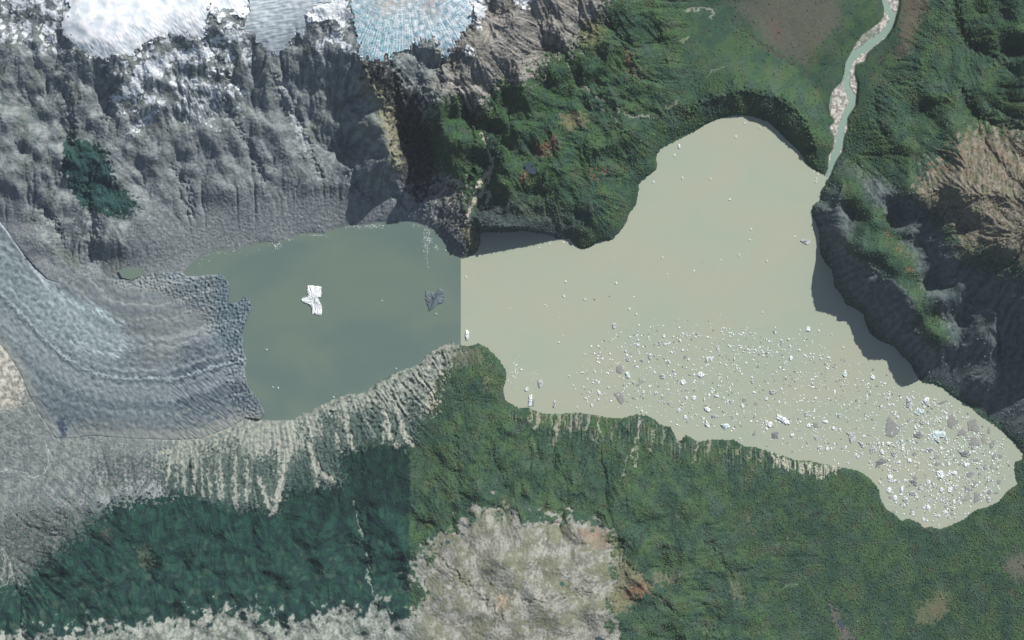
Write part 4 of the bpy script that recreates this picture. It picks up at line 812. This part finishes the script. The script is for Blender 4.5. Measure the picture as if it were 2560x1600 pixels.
BIG = [
((1,1,[(485,1190),(530,1185),(620,1195),(615,1290),(580,1290),(600,1340),(620,1380),(625,1430),(615,1465),(535,1455),(530,1400),(500,1360),(440,1345),(430,1320),(450,1295),(495,1295),(485,1240)]),'W',"large white ridged iceberg with a side arm alone in the dark left lake"),
((1,1,[(1600,1235),(1650,1245),(1700,1255),(1730,1215),(1770,1230),(1780,1300),(1765,1350),(1710,1370),(1680,1400),(1635,1430),(1620,1370),(1600,1320)]),'D',"dark slate heart shaped iceberg in the left lake near the water colour edge"),
((3,2,[(1150,910),(1200,960),(1255,1005),(1230,1070),(1180,1110),(1110,1095),(1115,1010),(1120,940)]),'G',"largest smooth grey kite shaped ice slab off the eastern bay"),
((3,2,[(85,890),(120,895),(200,955),(205,985),(175,990),(130,960),(80,925)]),'W',"long bright white iceberg slanting down to the right in mid belt"),
((3,2,[(1555,1050),(1600,1042),(1675,1060),(1680,1100),(1610,1115),(1600,1130),(1628,1165),(1600,1150),(1560,1120),(1550,1090)]),'T',"pale blue iceberg with a pointed tail below in the eastern bay"),
((3,2,[(1840,1025),(1880,1060),(1890,1115),(1860,1120),(1850,1080),(1820,1070),(1795,1100),(1785,1085),(1800,1050)]),'G',"grey arch shaped ice slab opening downwards near the eastern shore"),
((3,2,[(1885,960),(1920,940),(1965,930),(1970,970),(2000,1010),(2000,1065),(1960,1060),(1930,1045),(1895,1055),(1890,1000)]),'G',"big grey ice slab beside the arch shaped one near the eastern shore"),
((3,2,[(1715,900),(1790,930),(1800,960),(1760,1000),(1740,1025),(1700,1010),(1695,960)]),'G',"mauve grey drop shaped ice slab above the pale blue iceberg"),
((3,2,[(1900,1110),(1960,1105),(2005,1150),(2000,1190),(1940,1195),(1900,1180)]),'G',"rounded grey ice slab just below the arch shaped slab"),
((3,2,[(2090,1160),(2140,1130),(2145,1180),(2110,1220),(2095,1200)]),'G',"grey fin shaped slab nearest the eastern shore"),
((3,2,[(1800,1250),(1900,1240),(1915,1275),(1890,1300),(1830,1285)]),'S',"dark ridged wedge of ice pointing left in the eastern bay"),
((3,2,[(1310,730),(1370,740),(1350,820),(1310,825)]),'M',"grey and white squarish iceberg north of the kite shaped slab"),
((3,2,[(1465,760),(1490,730),(1525,735),(1510,780),(1525,815),(1490,790)]),'W',"jagged white iceberg above the blue white one by the eastern shore"),
((3,2,[(1375,880),(1400,840),(1410,820),(1430,840),(1475,850),(1470,880),(1420,900)]),'T',"blue white iceberg with a sharp peak north of the eastern bay"),
((3,2,[(1605,790),(1690,750),(1700,770),(1610,800)]),'G',"narrow grey bar of ice lying along the eastern shore"),
((3,2,[(1020,1340),(1070,1305),(1130,1340),(1080,1360),(1040,1370),(1020,1400)]),'S',"dark angular iceberg near the south shore of the bay mouth"),
((3,2,[(740,1060),(820,1060),(830,1130),(790,1165),(770,1140),(770,1100)]),'M',"grey iceberg with a white foot left of the kite shaped slab"),
((3,2,[(960,1220),(990,1180),(1035,1230),(1000,1250),(965,1270)]),'M',"grey peaked iceberg beside a rounded white one at the bay mouth"),
((3,2,[(1055,1235),(1075,1218),(1100,1250),(1090,1275),(1065,1265)]),'W',"rounded white iceberg beside a grey peaked one at the bay mouth"),
((3,2,[(1160,1250),(1210,1215),(1220,1280),(1195,1310)]),'M',"grey white wedge right of the rounded white iceberg"),
((3,2,[(1500,1220),(1570,1190),(1580,1250),(1540,1250)]),'M',"rough grey white iceberg below the pale blue one with the tail"),
((3,2,[(860,1155),(905,1165),(910,1215),(880,1200)]),'M',"small dark streaked iceberg left of the grey peaked one"),
((3,2,[(425,970),(470,965),(480,1010),(455,1030),(430,1005)]),'G',"small grey slab right of a round white iceberg in mid belt"),
((3,2,[(1375,1075),(1440,1050),(1465,1100),(1430,1120),(1380,1100)]),'S',"blue grey iceberg between the kite slab and the pale blue iceberg"),
((2,2,[(985,440),(1030,425),(1060,480),(1030,515),(985,490)]),'G',"lobed grey slab at the western end of the ice belt"),
((2,2,[(1070,495),(1105,490),(1115,550),(1080,545)]),'T',"pale blue white block touching the lobed grey slab"),
((2,2,[(1195,545),(1265,580),(1215,600),(1200,625),(1165,620),(1200,590)]),'O',"olive grey arrowhead shaped slab at the west of the belt"),
((2,2,[(960,690),(1015,675),(1060,720),(1065,760),(1035,800),(1000,760)]),'G',"grooved grey slab nearest the south shore at the west of the belt"),
((2,2,[(1385,510),(1450,515),(1440,555),(1400,550)]),'M',"white topped wedge with a grey base right of the arrowhead slab"),
((2,2,[(1745,520),(1770,488),(1815,505),(1815,530),(1780,545)]),'W',"bright ring shaped white iceberg in the middle of the belt"),
((2,2,[(1815,830),(1850,820),(1880,850),(1865,868),(1825,855)]),'W',"white rounded iceberg in the south of the belt above a slanting one"),
((2,2,[(1830,945),(1865,990),(1865,1018),(1840,1010),(1825,985)]),'W',"slim white iceberg slanting down toward the south shore"),
((2,2,[(1970,990),(2040,975),(2060,1010),(2010,1035)]),'T',"broad blue edged white iceberg near the south shore"),
((2,2,[(2265,1080),(2290,1060),(2300,1035),(2305,1080),(2285,1095)]),'G',"small grey tooth shaped slab near the south shore"),
((2,2,[(160,715),(195,700),(185,810),(155,815)]),'W',"tall white ice pillar standing against the south shore at the western end"),
((2,2,[(198,750),(220,748),(205,822),(192,812)]),'G',"grey ice strip beside the white pillar against the south shore"),
((2,2,[(395,760),(415,755),(405,832),(390,828)]),'M',"thin pale upright floe near the south shore right of the pillar"),
((1,2,[(1980,100),(1995,90),(2012,115),(2005,185),(1990,190),(1978,150)]),'W',"upright white floe just right of the water colour edge"),
((3,1,[(305,760),(345,745),(375,760),(398,755),(395,790),(360,800),(330,780)]),'M',"lone brown and white berg at the shadow edge by the east cliff"),
((2,0,[(1565,1370),(1585,1362),(1590,1395),(1575,1402)]),'W',"small white berg off the northwest shore of the north bay"),
((3,2,[(350,100),(375,58),(400,75),(395,105)]),'W',"solitary bright white berg north of the ice belt"),
((3,2,[(1855-1000+1055,1430),(1950,1440),(1930,1480),(1880,1490),(1880,1450)]),'G',"grey flat slab low in the eastern bay"),
((3,2,[(2015,1080),(2060,1070),(2088,1120),(2075,1175),(2040,1180),(2015,1130)]),'O',"large faint olive slab close to the eastern shore"),
((3,3,[(1860,50),(1940,90),(1895,100),(1860,125)]),'G',"grey triangular slab in the southeast corner of the bay"),
((3,3,[(1950,115),(1975,110),(2008,180),(1990,195),(1945,220),(1950,160)]),'G',"grey hooked slab in the southeast corner below the triangular one"),
((3,3,[(1815,150),(1900,140),(1915,175),(1860,205),(1820,190)]),'O',"pale grey broad slab left of the grey hooked one"),
((3,3,[(1330,110),(1400,100),(1412,150),(1370,145),(1335,135)]),'M',"grey ridged slab in the southwest of the bay"),
((3,3,[(1335,5),(1380,-10),(1410,20),(1405,65),(1365,40)]),'S',"dark and white iceberg in the west of the eastern bay"),
((3,3,[(1270,180),(1310,165),(1335,205),(1320,220),(1290,205)]),'M',"white crested grey iceberg near the southwest shore of the bay"),
((3,2,[(1590,1430),(1640,1420),(1670,1460),(1650,1500),(1600,1480)]),'W',"broad bright white floe in the centre of the eastern bay"),
]
for (c, r, L), k, lab in BIG: put(Z(c, r, L), k, lab)
MID = [(2,2,1845,370,30,50,'W'),(2,2,1615,590,50,60,'W'),(2,2,1305,345,50,65,'M'),(2,2,1097,365,38,65,'M'),(2,2,265,600,55,85,'M'),(2,2,140,655,42,42,'T'),(2,2,1720,735,42,48,'W'),(2,2,1650,735,32,38,'W'),(2,2,2195,755,45,38,'G'),
(2,2,2305,790,50,45,'O'),(2,2,965,55,50,60,'M'),(2,2,1190,235,34,38,'W'),(2,2,1450,228,28,26,'W'),(2,2,1435,150,28,32,'W'),(2,2,1398,215,34,40,'M'),(2,2,1615,285,30,26,'W'),(2,2,1670,375,28,26,'W'),(2,2,1635,350,36,32,'G'),
(2,2,1530,490,34,50,'M'),(2,2,1230,380,46,28,'M'),(2,2,1125,315,30,24,'G'),(2,2,1475,408,40,24,'G'),(2,2,1360,690,40,34,'T'),(2,2,1240,678,26,30,'W'),(2,2,1145,735,30,22,'G'),(2,2,1218,718,30,18,'G'),(2,2,1422,735,28,28,'O'),
(2,2,825,690,26,34,'W'),(2,2,755,805,20,38,'W'),(2,2,780,488,30,18,'W'),(2,2,1935,718,44,26,'W'),(2,2,2000,740,18,30,'W'),(2,2,1862,708,22,34,'W'),(2,2,1882,372,24,46,'W'),(2,2,2072,775,34,50,'M'),(2,2,2180,815,32,40,'W'),
(2,2,1575,855,36,40,'T'),(2,2,1637,915,34,44,'W'),(2,2,2085,920,36,34,'M'),(2,2,1915,910,80,40,'M'),(2,2,2405,745,30,40,'W'),(2,2,2405,960,30,30,'W'),(2,2,1832,395,30,26,'G'),(2,2,2325,440,34,30,'G'),(2,2,2100,365,14,36,'W'),(2,2,2275,585,30,40,'M'),
(2,2,1490,795,32,26,'M'),(2,2,1610,795,38,16,'W'),(2,2,1225,860,26,28,'W'),(2,2,1565,575,18,40,'G'),(2,2,1650,668,28,26,'O'),(2,2,1925,675,28,30,'O'),(2,2,1815,745,16,40,'W'),
(3,2,725,515,50,60,'T'),(3,2,990,540,44,50,'W'),(3,2,360,890,46,60,'M'),(3,2,540,960,58,32,'W'),(3,2,1462,970,66,36,'M'),(3,2,905,1100,34,30,'W'),(3,2,1135,1165,40,34,'W'),(3,2,1632,1212,32,38,'W'),(3,2,1265,1142,36,34,'T'),
(3,2,22,985,48,60,'W'),(3,2,65,1090,80,70,'S'),(3,2,45,680,74,40,'M'),(3,2,1600,1360,50,46,'G'),(3,2,1765,1310,64,46,'O'),(3,2,1962,1325,58,28,'G'),(3,2,2132,1290,46,60,'G'),(3,2,2195,1285,54,36,'G'),(3,2,2088,1050,38,52,'G'),
(3,2,2000,1455,38,46,'G'),(3,2,1385,1268,48,46,'G'),(3,2,1595,1295,66,50,'O'),(3,2,385,995,44,42,'W'),(3,2,230,1085,44,34,'W'),(3,2,460,1115,48,40,'M'),(3,2,490,1210,50,50,'M'),(3,2,560,1215,30,36,'W'),(3,2,675,905,36,44,'M'),
(3,2,1272,1215,30,50,'W'),(3,2,1085,1170,26,36,'W'),(3,2,1415,1150,46,30,'M'),(3,2,1510,880,36,28,'O'),(3,2,1950,1205,60,40,'M'),(3,2,2055,1390,44,60,'G'),(3,2,2115,1385,50,50,'O'),(3,2,1710,1360,26,50,'W'),(3,2,1880,1365,60,44,'W'),
(3,2,1760,1445,60,44,'W'),(3,2,1240,1340,36,30,'W'),(3,2,1335,1328,44,40,'W'),(3,2,1390,1490,50,40,'G'),(3,2,1155,1480,60,50,'W'),(3,2,1200,1410,50,30,'M'),(3,2,850,1292,28,28,'W'),(3,2,620,1022,40,30,'W'),(3,2,215,360,34,46,'W'),
(3,3,1145,95,50,50,'W'),(3,3,1265,90,32,60,'W'),(3,3,1155,165,38,34,'G'),(3,3,1640,92,38,44,'W'),(3,3,1720,95,40,52,'W'),(3,3,1770,72,34,50,'M'),(3,3,1965,28,70,44,'O'),(3,3,2160,122,56,24,'G'),(3,3,2095,112,44,50,'G'),(3,3,2085,185,44,66,'M'),
(3,3,2185,15,56,46,'G'),(3,3,1660,178,46,44,'M'),(3,3,1535,198,38,36,'M'),(3,3,1690,248,46,34,'M'),(3,3,1515,258,44,50,'W'),(3,3,1670,302,42,34,'W'),(3,3,1360,280,30,28,'M'),(3,3,1610,338,40,26,'W'),(3,3,1758,205,36,40,'W'),(3,3,1520,20,36,40,'W'),
(3,3,1445,45,50,40,'O'),(3,3,1570,60,36,36,'M'),(3,3,1750,270,40,34,'M'),(3,3,1200,170,44,50,'W'),(3,3,1190,300,40,34,'O'),(3,3,1470,370,30,30,'W'),(3,3,1740,320,34,24,'G'),(3,3,1150,5,40,24,'W')]
GRPLAB = {'W': ("white floe of middle size drifting in the crowded ice belt of the pale lake", "white floes in the ice belt"), 'T': ("blue tinted white floe of middle size drifting in the pale lake", "blue tinted floes"),
 'G': ("flat grey floe of middle size drifting in the pale lake", "flat grey floes"), 'O': ("faint olive grey floe barely showing against the pale lake", "faint olive floes"),
 'M': ("mottled grey and white floe of middle size drifting in the pale lake", "mottled floes"), 'S': ("dark spiky cross shaped iceberg in the belt below the long white one", None)}
for c, r, x, y, w_, h_, k in MID:
    lab, grp = GRPLAB[k]; put(blob(c, r, x, y, w_, h_, 0, 8), k, lab, grp, "ice floe", "ice_floe")
# single small floes in the open north of the belt and in the left lake
LONE = [(2,0,1535,1465),(2,0,2200,1165),(2,0,2115,1290),(2,0,2340,1205),(2,1,490,1287),(2,1,2245,755),(2,1,2365,1440),(2,1,2410,955),(2,1,355,795),(2,1,1610,170),(2,1,1875,178),(2,1,2055,372),(2,1,2260,652),(2,1,2147,898),(2,1,1420,920),
 (2,1,690,1317),(2,1,985,1160),(2,1,505,1148),(2,1,1175,1455),(2,1,1110,1406),(2,1,1338,208),(3,1,455,180),(3,1,470,140),(3,1,450,205),(1,1,1985,1105),(2,2,445,212),(2,2,685,325),(2,2,615,822),(2,2,690,735),(2,2,540,530),(3,2,480,102),(3,2,600,135),(3,2,712,258)]
for c, r, x, y in LONE:
    put(blob(c, r, x, y, random.uniform(16, 26), random.uniform(16, 26), 0, 7), 'W', "small white floe floating by itself on the open pale water", "lone small floes on open water", "ice floe", "ice_floe")
for c, r, x, y in [(1,2,100,280),(1,2,210,640),(1,2,160,635),(1,2,1325,458),(1,1,1190,1330),(1,1,1795,855),(1,1,1700,1455),(1,2,735,728)]:
    put(blob(c, r, x, y, 22, 16, .5, 7), 'T', "small pale floe floating by itself in the dark left lake", "lone small floes in the dark lake", "ice floe", "ice_floe")
# more small countable floes through the belt, copied from a few shapes
BELT = [(1470,850),(1600,810),(1800,800),(2000,830),(2100,870),(2200,950),(2260,975),(2330,985),(2420,1040),(2510,1110),(2525,1200),(2460,1260),(2350,1308),(2270,1288),(2215,1262),(2205,1215),(2180,1185),(2060,1148),(1900,1105),(1800,1085),(1700,1070),(1640,1035),(1480,1020),(1430,960)]
bl = sdf_c(BELT, 200); sdl_f = sd_lake
def in_water(x, y, marg): return float(samp(sdl_f, np.array([x]), np.array([y]), F)[0]) < -marg
nsm = max(0, 298 - len(PLACED)); protos = []
for k in range(10):
    P = []; n_ = random.choice((6, 7, 8))
    for q in range(n_):
        t_ = 2*math.pi*q/n_; rr = random.uniform(.65, 1.1)*7.0; P.append((rr*math.cos(t_), rr*random.uniform(.6, 1)*math.sin(t_)))
    protos.append(berg_mesh(P, 'WWWTMWGWMW'[k], 500+k, "ice_floe"))
cnt = 0; tries = 0
def dens(x, y):
    s = float(samp(bl, np.array([x]), np.array([y]))[0]); d = max(0, min(1, (10 - s)/40))
    e = max(0, min(1, (x-2150)/200)); cl_ = float(samp(N50 + .7*M25, np.array([x]), np.array([y]), F)[0])
    return d*(.45 + .55*e)*(.35 + .65*max(0, min(1, .5 + cl_*.5)))
while cnt < nsm and tries < 60000:
    tries += 1; x = random.uniform(1430, 2550); y = random.uniform(800, 1320)
    if random.random() > dens(x, y) or not in_water(x, y, 6): continue
    if any((x-a)**2 + (y-b)**2 < (r+4)**2 for a, b, r in PLACED): continue
    k = random.randrange(10); o = bpy.data.objects.new("ice_floe", protos[k]); C.objects.link(o); o.location = (*W(x, y), 0)
    s = random.uniform(.7, 1.35); o.scale = (s, s, s*.8); o.rotation_euler = (0, 0, random.uniform(0, 6.28))
    kk = 'WWWTMWGWMW'[k]; lab = {'W': "small white floe among the crowded drift ice of the belt", 'T': "small bluish floe among the crowded drift ice of the belt", 'M': "small mottled floe among the crowded drift ice of the belt", 'G': "small grey floe among the crowded drift ice of the belt"}[kk]
    tag(o, lab, "ice floe", {'W': "small white belt floes", 'T': "small bluish belt floes", 'M': "small mottled belt floes", 'G': "small grey belt floes"}[kk]); PLACED.append((x, y, 4)); cnt += 1
# brash ice: thousands of crumbs, one object
V, Fc = [], []; cnt = 0; tries = 0
cand = rng.uniform((1250, 560), (2560, 1330), (110000, 2))
s_b = samp(bl, cand[:, 0], cand[:, 1]); s_l = samp(sd_lake, cand[:, 0], cand[:, 1], F)
clus = samp(N25 + .8*M50, cand[:, 0], cand[:, 1], F)
p = np.clip((14 - s_b)/50, 0, 1)*(.14 + .95*np.clip(.1 + clus*.55, 0, 1))*(.35 + 1.1*np.clip((cand[:, 0]-2150)/250, 0, 1)) + .0012
edge = line([(1985,885),(2010,870),(2060,868),(2130,880),(2230,872)][:0] or [(1835,865),(1860,870),(1905,878),(1930,880)], 6, 6); p = p + .5*samp(edge, cand[:, 0], cand[:, 1], F)
p = p + .25*np.clip(1-np.hypot((cand[:, 0]-1288)/16, (cand[:, 1]-925)/30), 0, 1)
ok = (rng.uniform(0, 1, len(cand)) < p*1.0) & (s_l < -4)
cr = cand[ok]
ex = []
for (a, b, n_, sx, sy) in [(1068,575,40,5,8),(1070,600,60,6,5),(1066,620,50,4,12),(1070,660,12,2,10),(880,565,70,22,3),(930,565,60,20,3),(690,612,70,8,7),(727,594,40,6,4),(1090,620,20,3,3),(560,630,30,40,5),(1045,563,30,16,4),(790,588,30,18,2),(2040,432,16,5,10),(2290,950,10,4,4),(1328,940,40,10,10),(1290,930,60,6,18),(500,645,20,14,10)]:
    q = rng.normal((a, b), (sx, sy), (n_, 2)); ex.append(q)
exq = np.concatenate(ex); exq = exq[samp(sd_lake, exq[:, 0], exq[:, 1], F) < -1.5]
cr = np.concatenate([cr, exq]); small = np.arange(len(cr)) >= len(cr) - len(exq)
for (x, y), sm in zip(cr, small):
    n_ = 5; r0 = random.uniform(1.6, 3.2) if sm else (2.0 + 6.5*random.random()**2.6); a0 = random.uniform(0, 6.28); b0 = len(V); X_, Y_ = W(x, y); el = random.uniform(.35, 1); ro = random.uniform(0, 6.28)
    for z, sc in ((-.5, 1.0), (r0*.35, .85)):
        for k in range(n_):
            t_ = a0 + 2*math.pi*k/n_; u_, w_ = r0*sc*math.cos(t_), r0*sc*el*math.sin(t_)*random.uniform(.7, 1.1); V.append((X_ + u_*math.cos(ro) - w_*math.sin(ro), Y_ + u_*math.sin(ro) + w_*math.cos(ro), z))
    V.append((X_, Y_, r0*.6))
    for k in range(n_):
        j = (k+1) % n_; Fc.append((b0+k, b0+j, b0+n_+j)); Fc.append((b0+k, b0+n_+j, b0+n_+k)); Fc.append((b0+n_+k, b0+n_+j, b0+2*n_))
Vg, Fg, Vw, Fw = [], [], [], []
for k in range(len(V)//11):
    vv, ff = (Vg, Fg) if (k*7919 % 100) < 24 and V[11*k][0] > 400 else (Vw, Fw)
    b0 = len(vv); vv += V[11*k:11*k+11]; ff += [tuple(i - 11*k + b0 for i in f) for f in Fc[15*k:15*k+15]]
o = make("brash_ice", Vw, Fw, I_W, False, 3); tag(o, "scattered white crumbs of brash ice across the lakes", None, None, "stuff")
o = make("brash_ice", Vg, Fg, I_G, False, 3); tag(o, "scattered grey crumbs of dirty ice among the drift ice", None, None, "stuff")
print("floes", len(PLACED), "brash", len(cr))

# ------------------------------------------------------------------ thin even haze over the whole scene
HB = [(-25000, 25000), (-25000, 25000), (-60, CAMH + 200)]
v = [(x, y, z) for x in HB[0] for y in HB[1] for z in HB[2]]
me = bpy.data.meshes.new("haze"); me.from_pydata(v, [], [(0,1,3,2),(4,6,7,5),(0,4,5,1),(2,3,7,6),(0,2,6,4),(1,5,7,3)])
m = bpy.data.materials.new("haze_air"); m.use_nodes = True; t = m.node_tree; t.nodes.remove(t.nodes["Principled BSDF"])
pv = t.nodes.new("ShaderNodeVolumePrincipled"); pv.inputs["Color"].default_value = (.86, .93, 1.0, 1); pv.inputs["Density"].default_value = 0.040/CAMH
t.links.new(pv.outputs[0], t.nodes["Material Output"].inputs["Volume"]); me.materials.append(m)
o = bpy.data.objects.new("haze", me); C.objects.link(o); tag(o, kind="stuff")
